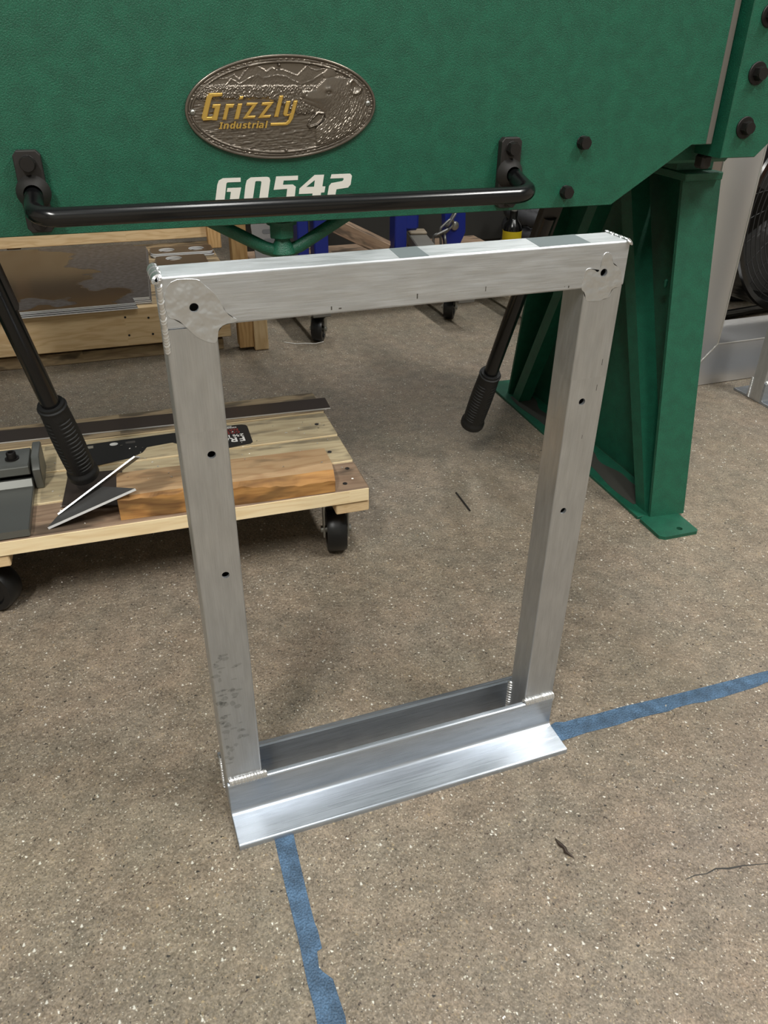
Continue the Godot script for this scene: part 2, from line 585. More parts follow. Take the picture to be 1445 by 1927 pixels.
# ------------------------------------------------------------------ welded aluminium frame
func tube_piece(length: float, w: float, d: float, holes: Array) -> MB:
	var b := MB.new()
	var r := 0.002
	var xf := Transform3D(Basis(Vector3.UP, Vector3.BACK, Vector3.RIGHT), Vector3(0, 0, -d * 0.5))
	var prof := rounded(w, d, r, 4)
	var k := prof.size()
	b.extrude(prof, 0.0, length, 0.0, xf, false, true)
	for i in k:
		if i == 4:
			continue
		var p := prof[i]
		var q := prof[(i + 1) % k]
		var na := Vector2(absf(p.x) - (w * 0.5 - r), absf(p.y) - (d * 0.5 - r)) * Vector2(signf(p.x), signf(p.y))
		var nb := Vector2(absf(q.x) - (w * 0.5 - r), absf(q.y) - (d * 0.5 - r)) * Vector2(signf(q.x), signf(q.y))
		var A := Vector3(0, na.x, na.y).normalized()
		var B2 := Vector3(0, nb.x, nb.y).normalized()
		b.quad_n(xf * Vector3(p.x, p.y, 0), xf * Vector3(q.x, q.y, 0), xf * Vector3(q.x, q.y, length), xf * Vector3(p.x, p.y, length), A, B2, B2, A)
	var y0 := -w * 0.5 + r
	var y1 := w * 0.5 - r
	var rad := 0.0034
	var s := 0.008
	var x := 0.0
	var rect := func(xa: float, xb: float, ya: float, yb: float) -> void:
		if xb - xa > 1e-6:
			b.quad(Vector3(xa, ya, 0), Vector3(xb, ya, 0), Vector3(xb, yb, 0), Vector3(xa, yb, 0))
	for h in holes:
		rect.call(x, h.x - s, y0, y1)
		rect.call(h.x - s, h.x + s, y0, h.y - s)
		rect.call(h.x - s, h.x + s, h.y + s, y1)
		for i in 32:
			var a0 := TAU * i / 32
			var a1 := TAU * (i + 1) / 32
			var e0 := Vector2(cos(a0), sin(a0))
			var e1 := Vector2(cos(a1), sin(a1))
			var o0: Vector2 = h + e0 * (s / maxf(absf(e0.x), absf(e0.y)))
			var o1: Vector2 = h + e1 * (s / maxf(absf(e1.x), absf(e1.y)))
			var c0: Vector2 = h + e0 * rad
			var c1: Vector2 = h + e1 * rad
			b.quad(Vector3(c0.x, c0.y, 0), Vector3(o0.x, o0.y, 0), Vector3(o1.x, o1.y, 0), Vector3(c1.x, c1.y, 0))
			b.quad(Vector3(c0.x, c0.y, -0.003), Vector3(c0.x, c0.y, 0), Vector3(c1.x, c1.y, 0), Vector3(c1.x, c1.y, -0.003))
		x = h.x + s
	rect.call(x, length, y0, y1)
	return b.grain()


func angle_piece(length: float, a: float, t: float) -> MB:   # along x, corner at the origin, legs to +y and +z
	var p := PackedVector2Array()            # in (y, z)
	p.append(Vector2(0, 0))
	p.append(Vector2(a, 0))
	for i in 5:                               # rounded toe of the standing leg
		var g := PI * 0.5 * i / 4
		p.append(Vector2(a - 0.003 + 0.003 * cos(g), t - 0.003 + 0.003 * sin(g)))
	for i in 5:                               # fillet
		var g := PI * 0.5 * i / 4
		p.append(Vector2(t + 0.005 - 0.005 * sin(g), t + 0.005 - 0.005 * cos(g)))
	for i in 5:
		var g := PI * 0.5 * i / 4
		p.append(Vector2(t - 0.003 + 0.003 * cos(g), a - 0.003 + 0.003 * sin(g)))
	p.append(Vector2(0, a))
	var b := MB.new()
	b.extrude(p, 0.0, length, 0.0006, Transform3D(Basis(Vector3.UP, Vector3.BACK, Vector3.RIGHT), Vector3.ZERO))
	return b.grain()


func bead(a: Vector3, c: Vector3, out: Vector3, r: float, pitch: float = 0.0031) -> MB:   # a row of overlapping weld ripples
	var b := MB.new()
	var length := a.distance_to(c)
	var d := (c - a) / length
	var side := d.cross(out).normalized()
	var count := maxi(3, int(length / pitch))
	var steps := count * 6
	var rings := []
	var segs := 12
	for i in steps + 1:
		var s := float(i) / steps
		var ph := fposmod(s * count, 1.0)
		var rr := r * (0.83 + 0.2 * pow(1.0 - ph, 0.7)) * (1.0 + 0.1 * sin(i * 2.7))
		if i == 0 or i == steps:
			rr *= 0.35
		var ring := PackedVector3Array()
		for k in segs:
			var g := TAU * k / segs
			var lag := (cos(g) * 0.5 + 0.5) * pitch * 0.7
			ring.append(a + d * (s * length + lag - pitch * 0.3) + side * sin(g) * rr + out * cos(g) * rr * 0.55)
		rings.append(ring)
	for i in steps:
		for k in segs:
			var k2 := (k + 1) % segs
			b.quad(rings[i][k], rings[i + 1][k], rings[i + 1][k2], rings[i][k2])
	return b


func build_frame() -> void:
	var W := 0.393
	var H := 0.578
	var w := 0.0382
	var d := 0.0350
	var a := 0.0494
	var t := 0.00625
	var f := thing("aluminium_frame", "upright welded aluminium tube frame in front, standing on blue tape with two angle feet", "metal frame")
	var up := Basis(Vector3.UP, Vector3.LEFT, Vector3.BACK)
	part("upright_tube", tube_piece(H - w - 0.001, w, d, [Vector2(0.3131, -0.0046), Vector2(0.4332, -0.0045)]), M.alu, f, Transform3D(up, Vector3(w * 0.5, 0.001, 0)))
	part("upright_tube", tube_piece(H - w - 0.001, w, d, [Vector2(0.3116, 0.0061), Vector2(0.4315, 0.0042)]), M.alu, f, Transform3D(up, Vector3(W - w * 0.5, 0.001, 0)))
	part("top_tube", tube_piece(W, w, d, [Vector2(0.0231, -0.0042), Vector2(0.3713, -0.0064)]), M.alu, f, Transform3D(Basis.IDENTITY, Vector3(0, H - w * 0.5, 0)))
	part("front_angle", angle_piece(W - 0.0025, a, t), M.alu_bright, f)
	part("rear_angle", angle_piece(W - 0.0025, a, t), M.alu_bright, f, Transform3D(Basis(Vector3.UP, PI), Vector3(W - 0.0025, 0, -d)))
	# weld beads on the angles and round the upper corners
	part("weld_bead", bead(Vector3(0.001, a - 0.0005, 0.0025), Vector3(w + 0.004, a - 0.0005, 0.0025), Vector3(0, 0.5, 0.85).normalized(), 0.0052), M.weld, f)
	part("weld_bead", bead(Vector3(W - w - 0.003, a - 0.0005, 0.0025), Vector3(W - 0.001, a - 0.0005, 0.0025), Vector3(0, 0.5, 0.85).normalized(), 0.0052), M.weld, f)
	part("weld_bead", bead(Vector3(W - w - 0.0005, 0.004, -d + 0.001), Vector3(W - w - 0.0005, a + 0.001, -d + 0.001), Vector3(-0.7, 0, 0.7), 0.0042), M.weld, f)
	part("weld_bead", bead(Vector3(w + 0.0005, 0.004, -d + 0.001), Vector3(w + 0.0005, a + 0.001, -d + 0.001), Vector3(0.7, 0, 0.7), 0.0042), M.weld, f)
	part("weld_bead", bead(Vector3(-0.0002, 0.002, -d - 0.001), Vector3(-0.0002, a + 0.001, -d - 0.001), Vector3(-1, 0, 0), 0.0035), M.weld, f)
	part("weld_bead", bead(Vector3(-0.0004, H - 0.0012, 0.001), Vector3(-0.0004, H - 0.0012, -d - 0.001), Vector3(-0.6, 0.8, 0), 0.0042, 0.006), M.weld, f)
	part("weld_bead", bead(Vector3(W + 0.0004, H - 0.0012, 0.001), Vector3(W + 0.0004, H - 0.0012, -d - 0.001), Vector3(0.6, 0.8, 0), 0.0036, 0.006), M.weld, f)
	part("weld_bead", bead(Vector3(0.0006, H - 0.004, -0.001), Vector3(0.0006, H - 0.055, -0.001), Vector3(-0.6, 0, 0.8), 0.0026, 0.006), M.weld, f)
	# ground-down corner welds, a slightly raised skin with a ragged outline
	var gl := MB.new()
	gl.extrude(smooth(poly2([4.7, 576, 27.8, 575.8, 31.9, 570.9, 37, 566, 42.4, 558.8, 46.1, 547.6, 57, 541.3, 39.3, 539.7, 37.7, 526.5, 32, 527, 26.3, 529.9, 21, 534, 15.7, 540.8, 10.6, 546.8, 1.8, 549.5], 0.001), 2), -0.0003, 0.00025, 0.0002)
	part("ground_weld", cut_hole(gl, Vector2(0.0231, 0.5547), 0.0034), M.ground, f)
	var gr := MB.new()
	gr.extrude(smooth(poly2([368.1, 570.2, 376.4, 569, 379.1, 558.9, 385.3, 557.2, 391.3, 547.9, 391.8, 538.2, 381.5, 538.5, 382.4, 530, 374.9, 529.4, 372.2, 527.7, 364, 528.4, 357.1, 528.6, 355.1, 536.3, 350.2, 540.2, 351.3, 549.9, 352.9, 557.8, 360.3, 557.2, 365.5, 552.5, 367.1, 559.8], 0.001), 2), -0.0003, 0.00025, 0.0002)
	part("ground_weld", cut_hole(gr, Vector2(0.3713, 0.5525), 0.0034), M.ground, f)
	# duller clamp marks across the top
	var dull := mat(Color(0.5, 0.53, 0.54), 0.5, 0.6)
	for q in [[0.1859, -0.0325, 0.2102, -0.0338, 0.2081, -0.0015, 0.1833, -0.0015], [0.3102, -0.0325, 0.3586, -0.0338, 0.3555, -0.0025, 0.3063, -0.0015]]:
		var sb := MB.new()
		sb.extrude(poly2(q), -0.0001, 0.0001, 0.0, Transform3D(Basis(Vector3.RIGHT, Vector3.BACK, Vector3.DOWN), Vector3(0, H, 0)))
		part("scuff_mark", sb, dull, f)
	# small dark nicks and the smudged marks low on the left upright
	var dark := mat(Color(0.3, 0.29, 0.27), 0.6, 0.3)
	for q in [[0.127, 0.5445, 0.0010, 0.0028], [0.134, 0.5437, 0.0022, 0.0010], [0.1985, 0.5475, 0.0010, 0.004], [0.259, 0.5482, 0.0006, 0.004], [0.338, 0.5432, 0.0010, 0.0018], [0.334, 0.5436, 0.0006, 0.0006], [0.385, 0.47, 0.0005, 0.006], [0.3835, 0.445, 0.0005, 0.006], [0.376, 0.395, 0.0004, 0.004]]:
		var nick := MB.new()
		nick.box(Vector3(q[0], q[1], 0.0), Vector3(q[2], q[3], 0.0002), 0.0)
		part("nick", nick, dark, f)
	var smudge := mat(Color(0.36, 0.36, 0.34, 0.16), 0.6, 0.3)
	smudge.transparency = BaseMaterial3D.TRANSPARENCY_ALPHA
	var sm := MB.new()
	for i in 60:
		var y := rng.randf_range(0.075, 0.235)
		var x := rng.randf_range(0.003, 0.010) if i % 3 else rng.randf_range(0.012, 0.026)
		var ww := rng.randf_range(0.002, 0.007)
		var hh := rng.randf_range(0.0012, 0.005)
		var pl := PackedVector2Array()
		for k in 12:
			var g := TAU * k / 12
			pl.append(Vector2(x + cos(g) * ww * rng.randf_range(0.4, 0.8), y + sin(g) * hh * rng.randf_range(0.3, 0.9)))
		sm.extrude(pl, -0.0001, 0.00006 + 0.000004 * i, 0.0, Transform3D.IDENTITY, false, true)
	var sp := part("smudges", sm, smudge, f)
	sp.set_meta("kind", "stuff")
	# the same kind of frame again, at the right edge of the picture
	var g2: Node3D = f.duplicate()
	g2.name = numbered("aluminium_frame")
	add_child(g2)
	g2.position = Vector3(1.353, 0, -0.70)
	tag(g2, "second welded aluminium tube frame, cut off at the right edge beside the fan panel", "metal frame")


func smooth(p: PackedVector2Array, times: int) -> PackedVector2Array:
	for k in times:
		var q := PackedVector2Array()
		for i in p.size():
			var a := p[i]
			var b := p[(i + 1) % p.size()]
			q.append(a.lerp(b, 0.25))
			q.append(a.lerp(b, 0.75))
		p = q
	return p


func cut_hole(b: MB, c: Vector2, r: float) -> MB:   # leaves the faces round a drilled hole open: splits the flat faces that cover it
	var o := MB.new()
	for i in range(0, b.v.size(), 3):
		var tri3 := PackedVector2Array([Vector2(b.v[i].x, b.v[i].y), Vector2(b.v[i + 1].x, b.v[i + 1].y), Vector2(b.v[i + 2].x, b.v[i + 2].y)])
		if absf(b.n[i].z) < 0.99:
			for k in 3:
				o.v.append(b.v[i + k])
				o.n.append(b.n[i + k])
			continue
		# wedge by wedge round the hole, so that each piece stays without holes
		var z := b.v[i].z
		for w in 24:
			var a0 := TAU * w / 24
			var a1 := TAU * (w + 1) / 24
			var e0 := Vector2(cos(a0), sin(a0))
			var e1 := Vector2(cos(a1), sin(a1))
			var wedge := PackedVector2Array([c + e0 * r, c + e0, c + e1, c + e1 * r])
			for piece in Geometry2D.intersect_polygons(tri3, wedge):
				var t := Geometry2D.triangulate_polygon(piece)
				for q in range(0, t.size(), 3):
					var p: Array = [piece[t[q]], piece[t[q + 1]], piece[t[q + 2]]]
					if ((p[1] - p[0]) as Vector2).cross(p[2] - p[0]) * b.n[i].z > 0.0:
						p = [p[0], p[2], p[1]]
					for pt in p:
						o.v.append(Vector3(pt.x, pt.y, z))
						o.n.append(b.n[i])
	return o


# ------------------------------------------------------------------ the brake
func hex_bolt(parent: Node, at: Vector3, across: float, high: float, washer: float, turn: float, m: Material) -> void:
	# head towards +z, a washer below it
	var hd := MB.new()
	var p := PackedVector2Array()
	for i in 6:
		p.append(Vector2.from_angle(TAU * i / 6 + turn) * across * 0.577)
	hd.extrude(p, 0.0, high * 0.82, 0.0)
	hd.lathe(PackedVector2Array([Vector2(across * 0.5, high * 0.8), Vector2(across * 0.47, high), Vector2(0, high)]), 24, Transform3D(Basis(Vector3.RIGHT, PI / 2), Vector3.ZERO))
	var o := part("bolt", hd, m, parent, Transform3D(Basis.IDENTITY, at + Vector3(0, 0, washer * 0.08)))
	var ws := MB.new()
	ws.lathe(PackedVector2Array([Vector2(0, 0), Vector2(washer * 0.5, 0), Vector2(washer * 0.5, washer * 0.05), Vector2(washer * 0.47, washer * 0.08), Vector2(0, washer * 0.08)]), 32, Transform3D(Basis(Vector3.RIGHT, PI / 2), Vector3(0, 0, -washer * 0.08)))
	part("washer", ws, m, o)


func with_hole(outer: PackedVector2Array, hole: PackedVector2Array) -> PackedVector2Array:
	var best := INF
	var bi := 0
	var bj := 0
	for i in outer.size():
		for j in hole.size():
			var q := outer[i].distance_to(hole[j])
			if q < best:
				best = q
				bi = i
				bj = j
	var r := PackedVector2Array()
	for k in outer.size() + 1:
		r.append(outer[(bi + k) % outer.size()] + (Vector2(1e-5, 1e-5) if k == outer.size() else Vector2.ZERO))
	for k in hole.size() + 1:
		r.append(hole[(bj - k + hole.size() * 2) % hole.size()] + (Vector2(1e-5, 1e-5) if k == 0 else Vector2.ZERO))
	return r


func inside_depth(p: Vector2, poly: PackedVector2Array, box: Rect2) -> float:   # distance to the outline when inside, else negative
	if not box.has_point(p):
		return -99.0
	var d := INF
	var k := poly.size()
	var hit := false
	for i in k:
		var a := poly[i]
		var b := poly[(i + 1) % k]
		d = minf(d, p.distance_squared_to(Geometry2D.get_closest_point_to_segment(p, a, b)))
		if (a.y > p.y) != (b.y > p.y) and p.x < (b.x - a.x) * (p.y - a.y) / (b.y - a.y) + a.x:
			hit = not hit
	return sqrt(d) if hit else -sqrt(d)


func box_of(p: PackedVector2Array, grow: float) -> Rect2:
	var r := Rect2(p[0], Vector2.ZERO)
	for q in p:
		r = r.expand(q)
	return r.grow(grow)


func line_at(pts: PackedVector2Array, x: float) -> float:
	for i in pts.size() - 1:
		if x <= pts[i + 1].x:
			return lerpf(pts[i].y, pts[i + 1].y, clampf((x - pts[i].x) / (pts[i + 1].x - pts[i].x), 0, 1))
	return pts[pts.size() - 1].y


func build_nameplate(brake: Node3D) -> void:
	var bear := poly2([22.9, 5.5, 32.1, 2.2, 38.8, 0.3, 46.7, -5.7, 47.3, -10.4, 44.4, -14.5, 35.7, -20.4, 35.4, -38.6, 56.3, -37.2, 70.3, -32.6, 84.5, -24.4, 95.1, -12.4, 97.9, 2.6, 95.1, 13.2, 88.9, 24.4, 84.1, 28.4, 78, 28.4, 71.2, 29.6, 60.4, 30.2, 55, 29.8, 48, 28.1, 42.9, 24, 39.5, 21.5, 37.3, 17.7, 30.6, 16.4, 24, 17.6, 21.6, 15.9, 21.1, 10.4])
	var jaw := poly2([35.2, -6.7, 28.9, -12.5, 26.3, -17.8, 28.5, -20.8, 38.2, -18, 43.1, -13.3, 46.7, -5.4, 38.6, -4.4])
	var mouth := poly2([36.4, -8.5, 30.9, -12.5, 28.7, -16.7, 30, -18.5, 37.5, -16.2, 41.7, -12.7, 45.3, -6.5, 38.6, -6.1])
	var r1 := poly2([-90, 20, -82.8, 24.4, -71.6, 29.2, -58.5, 29.5, -51.6, 33.1, -46.4, 28.3, -41.7, 33.8, -36.3, 38.8, -27, 42, -15.8, 35.6, -9.7, 39.5, -4.8, 37, 0.3, 37.7, 7.8, 35.2, 17.3, 31.9, 29.2, 41.7, 33, 38.6, 38.8, 36.8, 45, 38.5, 55.5, 38.2, 62, 34])
	var r2 := poly2([-90, 18, -62, 22, -55, 29, -46, 24, -35.4, 29.4, -26, 33, -20.4, 29.4, -5.1, 32.3, 5.9, 30.8, 12, 27, 21.8, 23.8, 33, 27, 45.4, 34, 55, 36])
	var bb := box_of(bear, 1.0)
	var jb := box_of(jaw, 1.0)
	var mb2 := box_of(mouth, 1.0)
	var n1 := noise(91, 0.16, 4)
	var n2 := noise(92, 0.5, 2)
	var n3 := noise(93, 0.42, 2, FastNoiseLite.TYPE_CELLULAR)
	n3.cellular_return_type = FastNoiseLite.RETURN_DISTANCE
	var rot := 0.035
	var AX := 106.8
	var BX := 51.6
	var height := func(x: float, y: float) -> float:
		var q := Vector2(x, y).rotated(-rot)
		var r := sqrt(q.x * q.x / (AX * AX) + q.y * q.y / (BX * BX))
		var gl := sqrt(q.x * q.x / pow(AX, 4) + q.y * q.y / pow(BX, 4)) / maxf(r, 1e-4)
		var d := (1.0 - r) / maxf(gl, 1e-4)
		if d < 1.0:
			return lerpf(1.6, 2.7, sqrt(clampf(d, 0, 1)))
		if d < 2.4:
			return 2.7
		if d < 6.6:
			var ang := atan2(q.y / BX, q.x / AX)
			var dash := 0.5 + 0.5 * sin(ang * 90.0)
			var band := smoothstep(2.4, 3.0, d) * smoothstep(6.6, 6.0, d)
			var seg := smoothstep(-0.2, 0.2, n1.get_noise_2d(cos(ang) * 20.0, sin(ang) * 20.0))
			return lerpf(2.7, 1.2 + (0.7 * smoothstep(0.5, 0.8, dash) * seg + 0.7 * (1.0 - seg)) * smoothstep(3.4, 4.0, d) * smoothstep(5.8, 5.2, d), band)
		if d < 8.2:
			return 2.5 - absf(d - 7.4) * 0.5
		var h := 0.5
		var ya := line_at(r1, x)
		var yb := line_at(r2, x)
		if y < ya and x < 70.0:
			h = 0.9 + 0.55 * clampf((ya - y) * 0.12, 0, 1) + 0.8 * exp(-(ya - y) * 0.9) + 0.45 * absf(n1.get_noise_2d(x * 1.6 + y * 0.8, y * 1.1))
		if y < yb and x < 60.0:
			h = 1.35 + 0.7 * exp(-(yb - y) * 0.8) + 0.5 * absf(n1.get_noise_2d(x * 1.3 - y * 0.9, y * 0.9 + 50.0))
		var top := lerpf(22.6, 21.6, clampf((x + 90.0) / 110.0, 0, 1)) + 1.6 * n2.get_noise_2d(x * 2.2, 9.0)
		if y < top:
			var low := lerpf(10.0, -6.0, smoothstep(-20.0, 22.0, x)) + 2.0 * n2.get_noise_2d(x * 1.2, 31.0)
			if y > low:
				h = 1.0 + 1.4 * (0.65 - n3.get_noise_2d(x * 1.25, y * 0.75) * 0.9) * 0.8 + 1.1 * n2.get_noise_2d(x * 1.5, y)
			else:
				var sl := y - x * 0.05
				h = 0.9 + 0.4 * n2.get_noise_2d(x * 0.1, sl * 1.1) + 0.45 * n1.get_noise_2d(x * 0.4, sl * 2.2)
				if y < -20.0:
					h += 0.7 * clampf(n1.get_noise_2d(x * 0.9 + 30.0, y * 1.6), 0, 1)
		var db := inside_depth(Vector2(x, y), bear, bb)
		if db > 0.0:
			var fur := smoothstep(40.0, 66.0, x - y * 0.55)
			var dirn := Vector2(x, y).rotated(0.9 - y * 0.008)
			var f := n2.get_noise_2d(dirn.x * 1.9, dirn.y * 0.45)
			h = 2.3 + 2.3 * sqrt(clampf(db / 14.0, 0, 1)) + f * (0.12 + 0.75 * fur)
			# brow, eye, ear, nostril
			var ed := Vector2(x - 51.7, (y - 14.4) * 1.7).rotated(0.3)
			h += 1.3 * exp(-Vector2((x - 51.0) * 0.8, y - 18.0).length_squared() / 9.0)
			h -= 1.7 * exp(-ed.length_squared() / 9.0)
			h += 1.9 * exp(-ed.length_squared() / 2.0)
			var er := Vector2(x - 82.3, (y - 20.5) * 0.95).length()
			if er < 9.0:
				h = maxf(h, 4.2) + 1.3 * exp(-pow((er - 6.6) / 1.5, 2)) - 1.2 * exp(-er * er / 12.0) + 0.4 * f
			h -= 1.3 * exp(-Vector2((x - 26.5) * 1.3, y - 13.4).length_squared() / 1.6)
			h += 1.1 * exp(-Vector2(x - 23.8, y - 14.0).length_squared() / 9.0)
			h -= 0.5 * exp(-pow((y - 9.0 + (x - 24.0) * 0.32) / 1.0, 2)) * smoothstep(46.0, 30.0, x)
		var er2 := Vector2(x - 53.8, y - 31.2).length()
		if er2 < 7.0 and db < 0.0 and y > 26.0:
			h = maxf(h, 2.0 + 0.9 * sqrt(1.0 - er2 / 7.0))
		var dj := inside_depth(Vector2(x, y), jaw, jb)
		if dj > 0.0:
			h = 3.2 + 0.5 * sqrt(clampf(dj / 2.0, 0, 1))
			if inside_depth(Vector2(x, y), mouth, mb2) > 0.0:
				h = 1.5 + 0.35 * n2.get_noise_2d(x * 2.0, y * 2.0)
		# teeth of the upper jaw
		for tt in [Vector2(29.6, 0.6), Vector2(26.0, 2.2), Vector2(23.0, 4.4), Vector2(38.2, -5.6), Vector2(36.0, -7.2)]:
			var td := Vector2((x - tt.x) * 1.5, (y - tt.y) * 0.8).length()
			if td < 1.5:
				h = maxf(h, 2.4 + 0.9 * (1.5 - td))
		return h
	var nx := 330
	var ny := 165
	var P := []
	for i in nx + 1:
		var u := -cos(PI * i / nx)
		var col := PackedVector3Array()
		for j in ny + 1:
			var v := -cos(PI * (0.12 + 0.76 * j / ny)) / cos(PI * 0.12)
			var q := Vector2(u * AX, v * BX * sqrt(maxf(0.0, 1.0 - u * u))).rotated(rot)
			col.append(Vector3(q.x, q.y, height.call(q.x, q.y)) * 0.001)
		P.append(col)
	var N := []
	for i in nx + 1:
		var col := PackedVector3Array()
		for j in ny + 1:
			var du: Vector3 = P[mini(i + 1, nx)][j] - P[maxi(i - 1, 0)][j]
			var dv: Vector3 = P[i][mini(j + 1, ny)] - P[i][maxi(j - 1, 0)]
			var c := du.cross(dv)
			col.append(c.normalized() if c.length() > 1e-13 else Vector3.BACK)
		N.append(col)
	var b := MB.new()
	for i in nx:
		for j in ny:
			b.quad_n(P[i][j], P[i + 1][j], P[i + 1][j + 1], P[i][j + 1], N[i][j], N[i + 1][j], N[i + 1][j + 1], N[i][j + 1])
	var rimp := PackedVector2Array()
	for i in 96:
		rimp.append(Vector2(cos(TAU * i / 96) * AX, sin(TAU * i / 96) * BX).rotated(rot) * 0.001)
	b.extrude(rimp, -0.002, 0.0016, 0.0, Transform3D.IDENTITY, true, false)
	var plate := part("nameplate", b, M.pewter, brake, Transform3D(Basis.IDENTITY, L(0.174, 0.652, 0.3835)))
	plate.set_meta("label", "oval cast pewter nameplate with a roaring bear and mountains in relief")
	var letters := {
		"G": [-65.3, 15.4, -79.3, 15.1, -82.3, 12.6, -90.2, -8.4, -88.7, -11.1, -79.4, -10.6, -78.1, -11, -73.7, -11, -68.2, 4.7, -76.9, 4.5, -78, 1, -75.1, 0.9, -77.8, -6.1, -79.1, -7.3, -84, -7.3, -78, 9, -76, 11.8, -66.2, 12.3],
		"r": [-67.9, -10.4, -63.7, -10.5, -59.7, 0.9, -55.5, 1, -53.6, 4.6, -62.7, 4.7],
		"i": [-55.1, -10.3, -50.3, -10.2, -45, 5, -49.8, 4.9],
		"dot": [-48.3, 8.9, -44.3, 9.2, -43.1, 12.2, -47.3, 11.9],
		"z": [-41, 3.0, -34.6, 3.0, -45.6, -9.8, -32.6, -9.6, -31.5, -6.9, -39.6, -7.1, -27.8, 5.7, -40, 5.8],
		"zz": [-24.4, 2.9, -17.8, 2.9, -28.9, -9.5, -15.9, -9.3, -14.3, -6.5, -22.7, -6.8, -10.3, 6.2, -23.3, 5.7],
		"l": [-11, -8.6, -6.3, -8.5, 0.6, 12.3, -3.9, 12.1],
		"y": [-0.7, -6.1, 0.8, -8, 6.2, -7.7, 4.7, -11.9, 1.8, -14.3, -15.5, -14.4, -15.6, -17.4, 3.1, -17.1, 6.6, -15.1, 10, -10.7, 16.4, 7.2, 11.8, 7.1, 8, -5.3, 6.6, -6.2, 3.8, -6.3, 8.2, 7, 3.4, 6.8],
	}
	for k in letters:
		var lb := MB.new()
		lb.extrude(poly2(letters[k], 0.001), 0.0008, 0.0040, 0.0006)
		part("raised_letter", lb, M.gold, plate)
	var tm := TextMesh.new()
	tm.text = "Industrial"
	var sf := SystemFont.new()
	sf.font_names = PackedStringArray(["Droid Sans"])
	sf.font_weight = 700
	tm.font = sf
	tm.font_size = 32
	tm.pixel_size = 0.001
	tm.depth = 0.012
	tm.curve_step = 1.0
	var sz := tm.get_aabb()
	var sx := 0.0525 / sz.size.x
	var sy := 0.0072 / sz.size.y
	part("raised_lettering", baked(tm, Transform3D(Basis(Vector3(sx, 0.0007 / sz.size.x * 0.0, 0), Vector3(sy * 0.3, sy, 0), Vector3(0, 0, 0.12)), Vector3(-0.0455, -0.0158, 0.0029)), sz), M.gold, plate)
	for q in [Vector2(-98.8, -2.8), Vector2(97.3, 3.5), Vector2(-2.4, 41.4), Vector2(0.8, -42.6)]:
		var sc := MB.new()
		var big := absf(q.x) > 50.0
		var rr := 0.0032 if big else 0.0018
		sc.lathe(PackedVector2Array([Vector2(0, 0), Vector2(rr, 0), Vector2(rr, 0.0028), Vector2(rr * 0.7, 0.0042), Vector2(rr * 0.35, 0.0046), Vector2(rr * 0.3, 0.003), Vector2(0, 0.003)]), 20, Transform3D(Basis(Vector3.RIGHT, PI / 2), Vector3(q.x * 0.001, q.y * 0.001, 0)))
		part("screw" if big else "rivet", sc, M.zinc if big else M.pewter, plate)


func baked(tm: Mesh, xf: Transform3D, box: AABB) -> ArrayMesh:   # text mesh, centred, with its transform worked into the vertices
	var out := ArrayMesh.new()
	for s in tm.get_surface_count():
		var a := tm.surface_get_arrays(s)
		var v: PackedVector3Array = a[Mesh.ARRAY_VERTEX]
		var nn: PackedVector3Array = a[Mesh.ARRAY_NORMAL]
		var c := box.get_center()
		var nb := xf.basis.inverse().transposed()
		for i in v.size():
			v[i] = xf * (v[i] - c)
			nn[i] = (nb * nn[i]).normalized()
		a[Mesh.ARRAY_VERTEX] = v
		a[Mesh.ARRAY_NORMAL] = nn
		a[Mesh.ARRAY_TANGENT] = null
		out.add_surface_from_arrays(Mesh.PRIMITIVE_TRIANGLES, a)
	return out


func grip_mesh(length: float) -> MB:      # black ribbed rubber grip, from y = 0 down to -length
	var b := MB.new()
	var segs := 40
	var rows := 150
	var rings := []
	for i in rows + 1:
		var s := float(i) / rows
		var y := -s * length
		var r := 0.0182 + 0.0022 * sin(s * PI * 0.9)
		if s < 0.03:
			r = 0.0172
		elif s < 0.05:
			r = 0.0196
		if s > 0.86:
			r = 0.0188 + 0.0034 * smoothstep(0.86, 0.93, s)
		if s > 0.985:
			r -= 0.003 * (s - 0.985) / 0.015
		var ring := PackedVector3Array()
		for k in segs:
			var g := TAU * k / segs
			var rib := 0.0
			if s > 0.12 and s < 0.82:
				var side := smoothstep(0.55, 0.75, absf(sin(g * 2.0 + 0.4)))
				rib = -0.0011 * side * smoothstep(-0.2, 0.3, sin(s * 20.0 * TAU))
			ring.append(Vector3(cos(g) * (r + rib), y, -sin(g) * (r + rib)))
		rings.append(ring)
	for i in rows:
		for k in segs:
			var k2 := (k + 1) % segs
			b.quad(rings[i + 1][k], rings[i + 1][k2], rings[i][k2], rings[i][k])
	for k in segs:
		var k2 := (k + 1) % segs
		b.tri(Vector3(0, -length, 0), rings[rows][k2], rings[rows][k])
		b.tri(Vector3.ZERO, rings[0][k], rings[0][k2])
	return b


func lever(brake: Node3D, top: Vector3, tip: Vector3, dia: float) -> void:
	var d := (tip - top).normalized()
	var r := MB.new()
	r.tube(PackedVector3Array([top, tip - d * 0.02]), PackedFloat32Array([dia * 0.5]), 24)
	var lv := part("clamp_lever", r, M.black, brake)
	var hub := MB.new()
	hub.bar(top - d * 0.1, top + d * 0.05, Vector3.RIGHT, 0.03, 0.012)
	part("lever_arm", hub, M.bracket, lv)
	var y := -d
	var x := y.cross(Vector3.BACK).normalized()
	var len := 0.142
	part("rubber_grip", grip_mesh(len), M.rubber, lv, Transform3D(Basis(x, y, x.cross(y)), tip - d * len))


